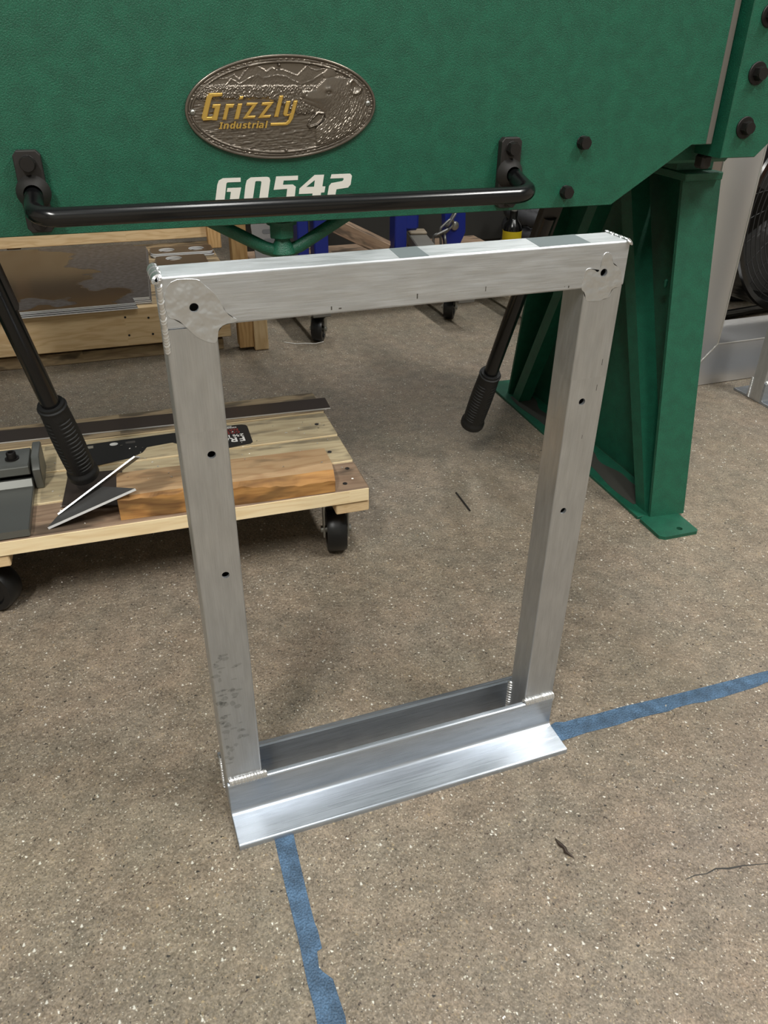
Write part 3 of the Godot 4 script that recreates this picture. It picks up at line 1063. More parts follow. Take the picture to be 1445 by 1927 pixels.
func build_stand(brake: Node3D, side: float) -> void:
	var X := func(x: float) -> float: return x if side > 0.0 else 2.0 * XC - x
	var q := func(x: float, y: float, m: float) -> Vector3: return L(X.call(x), y, m)
	var st := Node3D.new()
	st.name = "stand"
	brake.add_child(st, true)
	var hx := func(b: MB, p: Array) -> void:
		b.hexa(p if side > 0.0 else [p[1], p[0], p[3], p[2], p[5], p[4], p[7], p[6]])
	# foot bar with a bolt hole near its front end
	var fb := MB.new()
	var c: Vector3 = q.call(0.8065, 0.003, 0.6735)
	var x0 := -0.0375
	var x1 := 0.0375
	var zf := 0.3525
	var hc := Vector2(c.x + (0.0095 if side > 0.0 else -0.0095), c.z + 0.3365)
	var rad := 0.005
	fb.box(c + Vector3(0, 0, -0.035), Vector3(0.075, 0.006, 0.705 - 0.07), 0.0006)
	for yy in [0.006, 0.0]:
		for i in 32:
			var a0 := TAU * i / 32
			var a1 := TAU * (i + 1) / 32
			var e0 := Vector2(cos(a0), sin(a0))
			var e1 := Vector2(cos(a1), sin(a1))
			var hb := Rect2(c.x + x0, c.z + 0.2825, 0.075, 0.07)
			var o := [Vector2.ZERO, Vector2.ZERO]
			var ee := [e0, e1]
			for k in 2:
				var e: Vector2 = ee[k]
				var tx := ((hb.end.x if e.x > 0 else hb.position.x) - hc.x) / e.x if absf(e.x) > 1e-6 else INF
				var ty := ((hb.end.y if e.y > 0 else hb.position.y) - hc.y) / e.y if absf(e.y) > 1e-6 else INF
				o[k] = hc + e * minf(tx, ty)
			var c0 := hc + e0 * rad
			var c1 := hc + e1 * rad
			var A := Vector3(c0.x, yy, c0.y)
			var B2 := Vector3(c1.x, yy, c1.y)
			fb.quad(A, B2, Vector3(o[1].x, yy, o[1].y), Vector3(o[0].x, yy, o[0].y)) if yy == 0.0 else fb.quad(B2, A, Vector3(o[0].x, yy, o[0].y), Vector3(o[1].x, yy, o[1].y))
			if yy > 0.0:
				fb.quad(Vector3(c0.x, 0, c0.y), Vector3(c1.x, 0, c1.y), B2, A)
				fb.quad(Vector3(o[1].x, 0, o[1].y), Vector3(o[0].x, 0, o[0].y), Vector3(o[0].x, yy, o[0].y), Vector3(o[1].x, yy, o[1].y))
	part("foot_bar", fb, M.green, st)
	# front and rear legs with their webs, leaning towards each other
	var fl := MB.new()
	hx.call(fl, [q.call(0.789, 0.005, 0.383), q.call(0.855, 0.005, 0.379), q.call(0.855, 0.005, 0.386), q.call(0.789, 0.005, 0.389), q.call(0.792, 0.541, 0.478), q.call(0.858, 0.541, 0.476), q.call(0.858, 0.541, 0.483), q.call(0.792, 0.541, 0.484)])
	part("front_leg", fl, M.green, st)
	var rl := MB.new()
	hx.call(rl, [q.call(0.789, 0.005, 0.949), q.call(0.855, 0.005, 0.949), q.call(0.855, 0.005, 0.955), q.call(0.789, 0.005, 0.955), q.call(0.789, 0.541, 0.866), q.call(0.855, 0.541, 0.866), q.call(0.855, 0.541, 0.872), q.call(0.789, 0.541, 0.872)])
	part("rear_leg", rl, M.green, st)
	var sp := MB.new()
	hx.call(sp, [q.call(0.8505, 0.0004, 0.387), q.call(0.8545, 0.0004, 0.387), q.call(0.8545, 0.0004, 0.949), q.call(0.8505, 0.0004, 0.949), q.call(0.8525, 0.541, 0.482), q.call(0.8565, 0.541, 0.482), q.call(0.8545, 0.541, 0.866), q.call(0.8505, 0.541, 0.866)])
	part("side_panel", sp, M.green, st)
	var b1 := MB.new()
	hx.call(b1, [q.call(0.79, 0.005, 0.40), q.call(0.825, 0.005, 0.40), q.call(0.825, 0.005, 0.428), q.call(0.79, 0.005, 0.428), q.call(0.79, 0.541, 0.615), q.call(0.825, 0.541, 0.615), q.call(0.825, 0.541, 0.648), q.call(0.79, 0.541, 0.648)])
	part("brace", b1, M.green, st)
	var b2 := MB.new()
	hx.call(b2, [q.call(0.79, 0.005, 0.90), q.call(0.82, 0.005, 0.90), q.call(0.82, 0.005, 0.932), q.call(0.79, 0.005, 0.932), q.call(0.79, 0.541, 0.66), q.call(0.82, 0.541, 0.66), q.call(0.82, 0.541, 0.688), q.call(0.79, 0.541, 0.688)])
	part("brace", b2, M.green, st)
	var tp := MB.new()
	tp.box(q.call(0.8185, 0.5465, 0.68), Vector3(0.066, 0.011, 0.43), 0.0012)
	part("top_plate", tp, M.green, st)
	var tk := MB.new()
	tk.box(q.call(0.8185, 0.5585, 0.70), Vector3(0.064, 0.013, 0.42), 0.0012)
	part("bearing_plate", tk, M.green, st)
	var du := MB.new()
	var dp := PackedVector2Array()
	for i in 40:
		var m := 0.43 + 0.5 * i / 39.0
		dp.append(Vector2(X.call(0.806 + 0.007 * sin(i * 0.37) + 0.004 * sin(i * 0.9) + 0.018) - XC, MC - m))
	for i in 40:
		var m := 0.93 - 0.5 * i / 39.0
		dp.append(Vector2(X.call(0.784 - 0.004 * sin(i * 0.41)) - XC, MC - m))
	for i in dp.size():
		dp[i].y = -dp[i].y
	du.extrude(dp, 0.0, 0.0006, 0.0, Transform3D(Basis(Vector3.RIGHT, Vector3.FORWARD, Vector3.UP), Vector3(0, 0.0059, 0)))
	var dd := part("settled_dust", du, M.dust, st)
	dd.set_meta("kind", "stuff")
	for w in [[0.8265, 0.375, 0.515], [0.8265, 0.19, 0.462]]:
		var wm := MB.new()
		var wp: Vector3 = q.call(w[0], w[1], w[2])
		wm.lathe(PackedVector2Array([Vector2(0, -0.008), Vector2(0.002, -0.0065), Vector2(0.003, -0.003), Vector2(0.0028, 0.002), Vector2(0.0032, 0.005), Vector2(0, 0.008)]), 8, Transform3D(Basis.IDENTITY, wp))
		part("weld_bead", wm, M.green, st)


func build_brake() -> void:
	var o := thing("sheet_metal_brake", "large green sheet metal bending brake with black pull bar and oval bear nameplate", "machine",
		Transform3D(Basis(Vector3.UP, -TH), world_of(XC, 0, MC)))
	# apron
	var ap := MB.new()
	var pts := PackedVector2Array([Vector2(0.613, 0.5305), Vector2(0.723, 0.601), Vector2(0.7455, 0.601), Vector2(0.7455, 0.885)])
	var poly := PackedVector2Array()
	for p in pts:
		poly.append(Vector2(p.x - XC, p.y))
	for i in 4:
		poly.append(Vector2(XC - pts[3 - i].x, pts[3 - i].y))
	ap.extrude(poly, MC - 0.401, MC - 0.385, 0.0008)
	part("apron", ap, M.green, o)
	for s in [1.0, -1.0]:
		var es := MB.new()
		es.box(Vector3(0.5755 * s, 0.743, MC - 0.393), Vector3(0.0095, 0.284, 0.014), 0.0008)
		part("edge_strip", es, M.strip, o)
		# hinge block outside the apron's end
		var eb := MB.new()
		var ep := poly2([0.763, 0.585, 0.8185, 0.585, 0.845, 0.61, 0.89, 0.66, 0.89, 0.90, 0.763, 0.90])
		for i in ep.size():
			ep[i].x = (ep[i].x - XC) * s
		eb.extrude(ep, MC - 0.43, MC - 0.372, 0.001)
		var block := part("hinge_block", eb, M.green, o)
		for y in [0.622, 0.685, 0.748, 0.811, 0.874]:
			hex_bolt(block, Vector3((0.791 - XC) * s, y, MC - 0.372), 0.015, 0.010, 0.027, 0.3, M.black_bolt)
		var pin := MB.new()
		pin.lathe(PackedVector2Array([Vector2(0, -0.02), Vector2(0.012, -0.02), Vector2(0.012, 0.012), Vector2(0.009, 0.016), Vector2(0, 0.016)]), 20, Transform3D(Basis.IDENTITY, Vector3((0.752 - XC) * s, 0.588, MC - 0.465)))
		part("pivot_pin", pin, M.green, o)
		var stop := MB.new()
		stop.box(Vector3((0.774 - XC) * s, 0.575, MC - 0.42), Vector3(0.016, 0.018, 0.02), 0.003)
		part("stop_block", stop, M.bracket, o)
	# single bolts on the apron
	for q in [Vector2(0.557, 0.608), Vector2(0.541, 0.55), Vector2(-0.207, 0.608), Vector2(-0.191, 0.55)]:
		hex_bolt(o, L(q.x, q.y, 0.385), 0.0145, 0.010, 0.016, 0.1, M.black_bolt)
	# pull bar
	var pb := MB.new()
	var path := PackedVector3Array()
	var y := 0.5765
	path.append(L(-0.0985, y, 0.376))
	for i in 9:
		var g := PI * 0.5 * i / 8
		path.append(L(-0.0985 + 0.022 * (1.0 - cos(g)), y - 0.0108 - 0.0004 * i, 0.334 - 0.022 * sin(g)))
	for i in 9:
		var g := PI * 0.5 * i / 8
		path.append(L(0.4565 - 0.022 * (1.0 - sin(g)), y - 0.014 + 0.0004 * i, 0.312 + 0.022 * (1.0 - cos(g))))
	path.append(L(0.4565, y, 0.376))
	pb.tube(path, PackedFloat32Array([0.0097]), 28)
	var bar := part("pull_bar", pb, M.black, o)
	for x in [-0.0985, 0.4535]:
		var bk := MB.new()
		var bp := PackedVector2Array([Vector2(0.0135, -0.036), Vector2(0.0135, 0.036), Vector2(0.0095, 0.0405), Vector2(-0.0095, 0.0405), Vector2(-0.0135, 0.036), Vector2(-0.0135, -0.036), Vector2(-0.0095, -0.0405), Vector2(0.0095, -0.0405)])
		bk.extrude(bp, 0.0, 0.011, 0.0008, Transform3D(Basis.IDENTITY, L(x, 0.5765, 0.385)))
		var br := part("mounting_plate", bk, M.bracket, bar)
		hex_bolt(bar, L(x, 0.605, 0.374), 0.0145, 0.009, 0.0165, 0.2, M.black_bolt)
		hex_bolt(bar, L(x, 0.547, 0.374), 0.0145, 0.009, 0.0165, 0.2, M.black_bolt)
		var col := MB.new()
		col.lathe(PackedVector2Array([Vector2(0.0175, 0), Vector2(0.016, 0.003), Vector2(0.0125, 0.008), Vector2(0.0095, 0.012)]), 24, Transform3D(Basis(Vector3.RIGHT, PI / 2), L(x, 0.5765, 0.374)))
		part("weld_collar", col, M.bracket, br)
	# model number in white vinyl
	var nums := {
		"G": [-52.4, -70.1, -72.5, -70, -77.3, -72.3, -79.4, -76.8, -84.6, -99.2, -82, -101.9, -61.4, -102.3, -58.2, -99.9, -52.7, -80.6, -68.3, -80.6, -69.5, -84.6, -64.8, -84.8, -67.7, -97.2, -73.6, -97.2, -69, -75.6, -67.7, -74.6, -52.8, -74.6],
		"0": [-22.1, -70.3, -41, -70.3, -45.7, -73.2, -47.6, -78.6, -51.4, -97.4, -49.4, -102, -27.8, -102.1, -23.9, -98.6, -18.7, -74.2, -19.5, -71.2],
		"5": [-15.4, -84.6, 0.6, -84.1, -1.7, -97.8, -16.9, -97.8, -17.8, -102.3, 4.9, -102.1, 8.1, -98.8, 10.9, -82.2, 7.5, -79.6, -4.2, -79.6, -3.1, -75, 13.7, -75, 14.1, -70.3, -11.6, -70.3],
		"4": [15.1, -84.4, 14.2, -90.3, 30.6, -90.4, 28.6, -102.3, 38.9, -102.5, 40.9, -89.9, 45, -89.8, 46.4, -83.2, 42.7, -83.1, 45.2, -70.3, 33.8, -70.3],
		"2": [52.5, -74.8, 68.5, -74.8, 68.8, -76.5, 67.2, -78.1, 53.7, -79.9, 50.8, -82.9, 46.5, -102.6, 73.2, -102.9, 73.9, -98.2, 57.4, -98.1, 58.8, -91.2, 59.8, -87, 74.1, -85.5, 77.3, -82.2, 79, -72.6, 76.8, -70.2, 54.2, -70.3],
	}
	var holes := {"0": [-40.9, -96.1, -40.1, -97.6, -34.7, -97.5, -33.4, -95.9, -29, -75.7, -29.8, -74.6, -34.8, -74.4, -36.1, -75.2], "4": [23.1, -83, 32.7, -83.1, 33.9, -75.8]}
	for k in nums:
		var np := poly2(nums[k], 0.001)
		if Geometry2D.is_polygon_clockwise(np):
			np.reverse()
		if holes.has(k):
			var hp := poly2(holes[k], 0.001)
			if Geometry2D.is_polygon_clockwise(hp):
				hp.reverse()
			np = with_hole(np, hp)
		var nb := MB.new()
		nb.extrude(np, 0.0, 0.0003, 0.0, Transform3D(Basis.IDENTITY, L(0.174, 0.652, 0.385)))
		part("white_numeral", nb, M.white_vinyl, o)
	build_nameplate(o)
	# truss rods, post and lock nut under the apron
	var cx := 0.171
	var rod := MB.new()
	rod.tube(PackedVector3Array([L(-0.19, 0.68, 0.412), L(cx - 0.09, 0.534, 0.412), L(cx - 0.022, 0.4965, 0.412), L(cx - 0.008, 0.4915, 0.412), L(cx + 0.008, 0.4915, 0.412), L(cx + 0.022, 0.4965, 0.412), L(cx + 0.09, 0.534, 0.412), L(0.53, 0.68, 0.412)]), PackedFloat32Array([0.0078]), 18)
	var tr := part("truss_rod", rod, M.green, o)
	var post := MB.new()
	post.lathe(PackedVector2Array([Vector2(0.016, -0.008), Vector2(0.0135, 0.0), Vector2(0.0095, 0.006), Vector2(0.0085, 0.02), Vector2(0.0085, 0.07)]), 20, Transform3D(Basis.IDENTITY, L(cx, 0.498, 0.412)))
	part("stud", post, M.green, tr)
	var nut := MB.new()
	var hp2 := PackedVector2Array()
	for i in 6:
		hp2.append(Vector2.from_angle(TAU * i / 6 + 0.25) * 0.0158)
	nut.extrude(hp2, 0.0, 0.016, 0.001, Transform3D(Basis(Vector3.RIGHT, Vector3.FORWARD, Vector3.UP), L(cx, 0.508, 0.412)))
	nut.lathe(PackedVector2Array([Vector2(0, 0), Vector2(0.0185, 0), Vector2(0.0185, 0.004), Vector2(0, 0.004)]), 24, Transform3D(Basis.IDENTITY, L(cx, 0.524, 0.412)))
	part("lock_nut", nut, M.green, tr)
	# bed and clamping beam behind and above, mostly out of the picture
	var bd := MB.new()
	bd.box(L(XC, 0.705, 0.52), Vector3(1.32, 0.27, 0.16), 0.004)
	part("bed_beam", bd, M.green, o)
	var bd2 := MB.new()
	bd2.box(L(XC, 0.60, 0.60), Vector3(1.26, 0.06, 0.24), 0.004)
	part("bed_web", bd2, M.green, o)
	var cb := MB.new()
	cb.extrude(poly2([-0.43, 0.89, -0.52, 0.89, -0.68, 0.95, -0.68, 1.12, -0.60, 1.12, -0.47, 0.97]), -0.66, 0.66, 0.003, Transform3D(Basis(Vector3.BACK, Vector3.UP, Vector3.LEFT), Vector3(0, 0, MC)))
	part("clamping_beam", cb, M.green, o)
	build_stand(o, 1.0)
	build_stand(o, -1.0)
	lever(o, L(0.565, 0.505, 0.463), L(0.565, 0.088, 0.662), 0.0245)
	lever(o, L(-0.166, 0.488, 0.411), L(-0.1205, 0.166, 0.5135), 0.0245)


# ------------------------------------------------------------------ dolly and what lies on it
func caster(parent: Node, at: Vector3, heading: float, r: float, w: float, high: float) -> void:
	# at: where the wheel meets the floor; the plate is at the height high
	var xf := turned(heading, at)
	var fk := MB.new()
	fk.box(Vector3(0, high - 0.0015, -0.012), Vector3(0.058, 0.003, 0.062), 0.0006)
	fk.lathe(PackedVector2Array([Vector2(0, -0.012), Vector2(0.019, -0.012), Vector2(0.022, -0.006), Vector2(0.022, 0)]), 20, Transform3D(Basis.IDENTITY, Vector3(0, high - 0.003, -0.012)))
	for s in [-1.0, 1.0]:
		var pl := PackedVector2Array([Vector2(-0.009, r - 0.011), Vector2(0.009, r - 0.011), Vector2(0.03, high - 0.012), Vector2(-0.008, high - 0.012)])
		fk.extrude(pl, -0.0012, 0.0012, 0.0, Transform3D(Basis(Vector3.FORWARD, Vector3.UP, Vector3.RIGHT), Vector3(s * (w * 0.5 + 0.004), 0, 0)))
	var f := part("caster", fk, M.zinc, parent, xf)
	var wl := MB.new()
	var prof := PackedVector2Array([Vector2(0.008, -w * 0.42), Vector2(r * 0.62, -w * 0.36), Vector2(r * 0.7, -w * 0.5), Vector2(r * 0.93, -w * 0.5), Vector2(r * 0.985, -w * 0.36), Vector2(r, -w * 0.12), Vector2(r, w * 0.12), Vector2(r * 0.985, w * 0.36), Vector2(r * 0.93, w * 0.5), Vector2(r * 0.7, w * 0.5), Vector2(r * 0.62, w * 0.36), Vector2(0.008, w * 0.42)])
	wl.lathe(prof, 36, Transform3D(Basis(Vector3.UP, Vector3.RIGHT, Vector3.FORWARD), Vector3(0, r, 0)))
	part("wheel", wl, M.tyre, f)
	var ax := MB.new()
	ax.lathe(PackedVector2Array([Vector2(0, -w * 0.5 - 0.009), Vector2(0.0065, -w * 0.5 - 0.009), Vector2(0.0065, w * 0.5 + 0.009), Vector2(0, w * 0.5 + 0.009)]), 6, Transform3D(Basis(Vector3.UP, Vector3.RIGHT, Vector3.FORWARD), Vector3(0, r, 0)))
	part("axle_bolt", ax, M.zinc, f)


func plank(size: Vector3, bev: float, wob: float = 0.0) -> MB:
	var b := MB.new()
	b.box(Vector3.ZERO, size, bev)
	if wob > 0.0:
		for i in b.v.size():
			var p := b.v[i]
			b.v[i] = p + Vector3(0, sin(p.x * 9.0 + p.z * 31.0), cos(p.x * 13.0 + p.y * 40.0)) * wob
	return b


func letters(text: String, cap: float, m: Material, parent: Node, xf: Transform3D, bold := true) -> void:
	var tm := TextMesh.new()
	tm.text = text
	var sf := SystemFont.new()
	sf.font_names = PackedStringArray(["Droid Sans"])
	sf.font_weight = 700 if bold else 400
	tm.font = sf
	tm.font_size = 32
	tm.pixel_size = cap / 22.8
	tm.depth = 0.0003
	tm.curve_step = 1.0
	tm.horizontal_alignment = HORIZONTAL_ALIGNMENT_LEFT
	part("lettering", baked(tm, Transform3D.IDENTITY, AABB()), m, parent, xf)


func build_dolly() -> void:
	var base := turned(-2.2, Vector3(-0.1468, 0, -0.5901))
	var o := thing("wooden_dolly", "low wooden plank dolly on black casters, left of the upright aluminium frame", "dolly", base)
	var rows := [[0.18, 0.0935, 0.1400, M.wood_brown], [0.0895, -0.0005, 0.1412, M.wood_grey], [-0.0045, -0.0945, 0.1424, M.wood_grey], [-0.0985, -0.186, 0.1436, M.wood_old]]
	var k := 0
	for r in rows:
		var th := 0.024
		var m: StandardMaterial3D = r[3]
		var pl := MB.new()
		var pk: Node = part("plank", plank(Vector3(0.9, th, r[0] - r[1]), 0.0022), m, o, Transform3D(Basis.IDENTITY, Vector3(0.0, r[2] - th * 0.5, (r[0] + r[1]) * 0.5)))
		# the fresh sawn edge on the viewer's side
		var fe := MB.new()
		fe.box(Vector3.ZERO, Vector3(0.897, th - 0.003, 0.0016), 0.0003)
		part("sawn_edge", fe, M.wood_fresh, pk, Transform3D(Basis.IDENTITY, Vector3(0, 0, (r[0] - r[1]) * 0.5 - 0.0003)))
		k += 1
	for x in [0.424, -0.085, -0.42]:
		part("cleat", plank(Vector3(0.362, 0.018, 0.052), 0.0015), M.wood_pale, o, Transform3D(Basis(Vector3.UP, PI / 2), Vector3(x, 0.107, -0.003)))
	var inv := base.affine_inverse()
	caster(o, inv * Vector3(0.259, 0, -0.4525), -10.0, 0.0375, 0.031, 0.098)
	caster(o, inv * Vector3(-0.252, 0, -0.468), 62.0, 0.0375, 0.031, 0.098)
	caster(o, inv * Vector3(0.262, 0, -0.70), 20.0, 0.0375, 0.031, 0.098)
	caster(o, inv * Vector3(-0.52, 0, -0.72), 200.0, 0.0375, 0.031, 0.098)
	for q in [[0.417, 0.16], [0.433, 0.115], [0.42, 0.055], [0.424, -0.05], [0.416, -0.15], [-0.085, 0.15], [-0.09, 0.04], [-0.085, -0.06], [-0.08, -0.14]]:
		var sb := MB.new()
		sb.lathe(PackedVector2Array([Vector2(0, 0), Vector2(0.0036, 0), Vector2(0.0036, 0.0006), Vector2(0.002, 0.0009), Vector2(0.0018, 0.0002), Vector2(0, 0.0002)]), 12)
		part("screw", sb, M.bracket, o, Transform3D(Basis.IDENTITY, Vector3(q[0], 0.1402 if q[1] > 0.092 else (0.1414 if q[1] > 0.0 else 0.1426), q[1])))
	# printed black label on the third plank, torn along its near edge
	var y := 0.1425
	var lb := MB.new()
	var w := [Vector2(-0.105, -0.668), Vector2(0.131, -0.6665), Vector2(0.155, -0.6635), Vector2(0.162, -0.660), Vector2(0.164, -0.654), Vector2(0.1605, -0.592), Vector2(0.156, -0.587), Vector2(0.105, -0.583), Vector2(0.05, -0.584), Vector2(0.054, -0.612), Vector2(0.035, -0.632), Vector2(-0.006, -0.628), Vector2(-0.014, -0.612), Vector2(-0.025, -0.604), Vector2(-0.036, -0.597), Vector2(-0.085, -0.589), Vector2(-0.108, -0.592)]
	var pl2 := PackedVector2Array()
	for p in w:
		var q: Vector3 = inv * Vector3(p.x, 0, p.y)
		pl2.append(Vector2(q.x, -q.z))
	lb.extrude(pl2, 0.0, 0.0004, 0.0, Transform3D(Basis(Vector3.RIGHT, Vector3.FORWARD, Vector3.UP), Vector3(0, y, 0)))
	var lab := part("printed_label", lb, M.label_black, o)
	lab.set_meta("label", "torn black printed label with white and red lettering")
	var lay := func(x: float, z: float) -> Transform3D:
		var q: Vector3 = inv * Vector3(x, y + 0.0005, z)
		return Transform3D(Basis(Vector3.LEFT, Vector3.BACK, Vector3.UP), q)      # reads from the far side
	letters("FRAMING", 0.016, M.label_white, lab, lay.call(0.1525, -0.6085))
	letters("2⅜ in", 0.0095, M.label_white, lab, lay.call(0.152, -0.6235))
	letters("COIL", 0.0085, M.label_red, lab, lay.call(0.148, -0.636))
	letters("NAILS", 0.0085, M.label_red, lab, lay.call(0.1475, -0.6465))
	letters("SMOOTH", 0.004, M.label_white, lab, lay.call(0.1455, -0.6555))
	letters("2000", 0.004, M.label_white, lab, lay.call(0.1385, -0.6605))
	var ov := MB.new()
	var ep := PackedVector2Array()
	for i in 24:
		ep.append(Vector2(cos(TAU * i / 24) * 0.0065, sin(TAU * i / 24) * 0.0055))
	ov.extrude(ep, 0.0, 0.0003, 0.0)
	part("white_oval", ov, M.label_white, lab, lay.call(-0.056, -0.655))
	var rc := MB.new()
	rc.box(Vector3.ZERO, Vector3(0.02, 0.009, 0.0003), 0.0)
	part("barcode_patch", rc, mat(Color(0.5, 0.48, 0.43), 0.6), lab, lay.call(-0.098, -0.656))
	var rc2 := MB.new()
	rc2.box(Vector3.ZERO, Vector3(0.015, 0.008, 0.0003), 0.0)
	part("faded_patch", rc2, mat(Color(0.27, 0.25, 0.23), 0.6), lab, lay.call(-0.03, -0.654))

	# steel strip along the back plank
	var ss := flat_sheet(PackedVector2Array([Vector2(-0.43, -0.023), Vector2(0.43, -0.023), Vector2(0.43, 0.023), Vector2(-0.43, 0.023)]), 0.0, 0.0022, M.dark_steel)
	tag(part("steel_strip", ss, M.dark_steel, self, turned(-3.9, Vector3(-0.108, 0.1438, -0.7283))), "long flat dark steel strip lying along the back edge of the wooden dolly", "steel strip")

	# weathered offcut
	var oc := MB.new()
	var oct := MB.new()
	var nz := noise(101, 7.0, 3)
	var n := 60
	var prev: Array = []
	for i in n + 1:
		var x := -0.153 + 0.306 * i / n
		var q := nz.get_noise_1d(x) * 0.004
		var q2 := nz.get_noise_1d(x + 9.0) * 0.005
		var wane := 0.004 + 0.012 * smoothstep(-0.02, 0.14, x) + 0.006 * absf(nz.get_noise_1d(x * 2.0 + 4.0))
		var pr := [Vector3(x, 0, 0.0375 + q * 0.6), Vector3(x, 0.012, 0.038 + q), Vector3(x, 0.038 - wane * 1.2 + q2 * 0.6, 0.039 + q * 0.8), Vector3(x, 0.038 - wane * 0.35 + q2 * 0.3, 0.036 - wane * 0.5), Vector3(x, 0.038 + q2 * 0.2, 0.034 - wane), Vector3(x, 0.0375, -0.034), Vector3(x, 0.034, -0.0375), Vector3(x, 0, -0.0375)]
		if i > 0:
			for j in 8:
				var j2 := (j + 1) % 8
				var tgt: MB = oct if j in [3, 4, 5] else oc
				tgt.quad(prev[j], pr[j], pr[j2], prev[j2])
		if i == 0 or i == n:
			for j in range(1, 7):
				if i == n:
					oc.tri(pr[0], pr[j + 1], pr[j])
				else:
					oc.tri(pr[0], pr[j], pr[j + 1])
		prev = pr
	var om := oc.mesh()
	oct.mesh(om)
	om.surface_set_material(0, M.wood_orange)
	om.surface_set_material(1, wood(57, Color(0.68, 0.57, 0.43), Color(0.57, 0.44, 0.31), 0.25))
	tag(part("wood_offcut", om, M.wood_orange, self, turned(-3.6, Vector3(0.0925, 0.1402, -0.4425))), "thick weathered orange-brown lumber offcut lying near the dolly's front edge", "lumber")

	# flat plate and two thin triangular cuttings
	var fp := MB.new()
	fp.extrude(poly2([-0.128, 0.573, -0.05, 0.561, -0.06, 0.452, -0.139, 0.476]), 0.0, 0.0025, 0.0004, Transform3D(Basis(Vector3.RIGHT, Vector3.FORWARD, Vector3.UP), Vector3(0, 0.1414, 0)))
	tag(part("steel_plate", fp, M.dark_steel, self), "small flat dark steel plate under the two pointed cuttings, tucked against the lumber offcut", "steel plate")
	var A1 := Vector3(-0.158, 0.1435, -0.424)
	var A2 := Vector3(-0.1434, 0.148, -0.444)
	var X := Vector3(-0.0851, 0.168, -0.4733)
	var B1 := Vector3(-0.0368, 0.191, -0.4085)
	var B2 := Vector3(-0.0302, 0.2055, -0.477)
	tag(sheet_cut([A1, B1, X, A2], 0.0036), "lower pointed sheet steel cutting with a bright edge, propped on the lumber offcut", "steel cutting", "pointed steel cuttings on the dolly")
	var away := Vector3(0.02, -0.028, -0.045)
	tag(sheet_cut([A2 + Vector3(0, 0.003, 0), B2, B2 + away * 0.35, A2 + Vector3(0, 0.003, 0) + away * 0.12], 0.0022), "upper thin steel cutting crossing above the other, seen on its bright edge", "steel cutting", "pointed steel cuttings on the dolly")

	# clamping finger of a brake at the left edge
	var t := thing("brake_finger", "grey machined steel brake finger with black socket screws at the dolly's left edge", "tool", turned(-2.0, Vector3(-0.25, 0.1426, -0.53)))
	var lp := MB.new()
	lp.extrude(poly2([-0.118, 0, 0.064, 0, 0.064, 0.0105, -0.057, 0.0105, -0.063, 0.020, -0.067, 0.020, -0.069, 0.013, -0.118, 0.013]), -0.075, 0.075, 0.0012, Transform3D(Basis(Vector3.BACK, Vector3.UP, Vector3.LEFT), Vector3(0, 0, 0.052)))
	part("nose_plate", lp, M.tool, t)
	var cb := MB.new()
	cb.extrude(poly2([-0.125, 0.013, -0.072, 0.022, -0.066, 0.026, -0.066, 0.0375, -0.069, 0.040, -0.125, 0.040]), -0.074, 0.072, 0.0014, Transform3D(Basis(Vector3.BACK, Vector3.UP, Vector3.LEFT), Vector3(0, 0, 0.052)))
	part("clamp_block", cb, M.tool, t)
	var eb := MB.new()
	eb.extrude(poly2([-0.135, 0.0, -0.068, 0.0, -0.068, 0.030, -0.085, 0.044, -0.135, 0.044]), -0.088, -0.076, 0.0012, Transform3D(Basis(Vector3.BACK, Vector3.UP, Vector3.LEFT), Vector3(0, 0, 0.052)))
	part("end_plate", eb, M.tool, t)
	for x in [0.05, 0.012, -0.028]:
		var sc := MB.new()
		sc.lathe(PackedVector2Array([Vector2(0.0068, 0), Vector2(0.0068, 0.009), Vector2(0.006, 0.0102), Vector2(0.0038, 0.0102), Vector2(0.0036, 0.005), Vector2(0, 0.005)]), 24, Transform3D(Basis.IDENTITY, Vector3(x, 0.041, -0.042)))
		sc.lathe(PackedVector2Array([Vector2(0, 0), Vector2(0.0098, 0), Vector2(0.0098, 0.0015), Vector2(0, 0.0015)]), 24, Transform3D(Basis.IDENTITY, Vector3(x, 0.040, -0.042)))
		part("socket_screw", sc, M.black_bolt, t)


func sheet_cut(c: Array, th: float) -> MeshInstance3D:   # a thin sheet with four given corners, cut edges bright
	var nrm: Vector3 = ((c[1] - c[0]) as Vector3).cross(c[3] - c[0]).normalized()
	var flat := MB.new()
	flat.quad(c[0], c[1], c[2], c[3])
	var lo: Array = []
	for p in c:
		lo.append(p - nrm * th)
	flat.quad(lo[3], lo[2], lo[1], lo[0])
	var edge := MB.new()
	for i in 4:
		var j := (i + 1) % 4
		edge.quad(lo[i], lo[j], c[j], c[i])
	var m := flat.mesh()
	edge.mesh(m)
	m.surface_set_material(0, M.scrap)
	m.surface_set_material(1, M.cut)
	return part("steel_cutting", m, M.scrap)


# ------------------------------------------------------------------ pallet crate with sheet stack, back left
func flat_sheet(poly: PackedVector2Array, y: float, th: float, face: Material) -> ArrayMesh:
	var xf := Transform3D(Basis(Vector3.RIGHT, Vector3.FORWARD, Vector3.UP), Vector3(0, y, 0))
	var a := MB.new()
	a.extrude(poly, 0.0, th, 0.0, xf, false, true)
	for p in a.v:
		a.uv.append(Vector2((p.x + 0.62) / 0.76, (-p.z - 1.41) / 0.66))
	var m := a.mesh()
	var b := MB.new()
	b.extrude(poly, 0.0, th, 0.0, xf, true, false)
	b.mesh(m)
	m.surface_set_material(0, face)
	m.surface_set_material(1, M.cut)
	return m


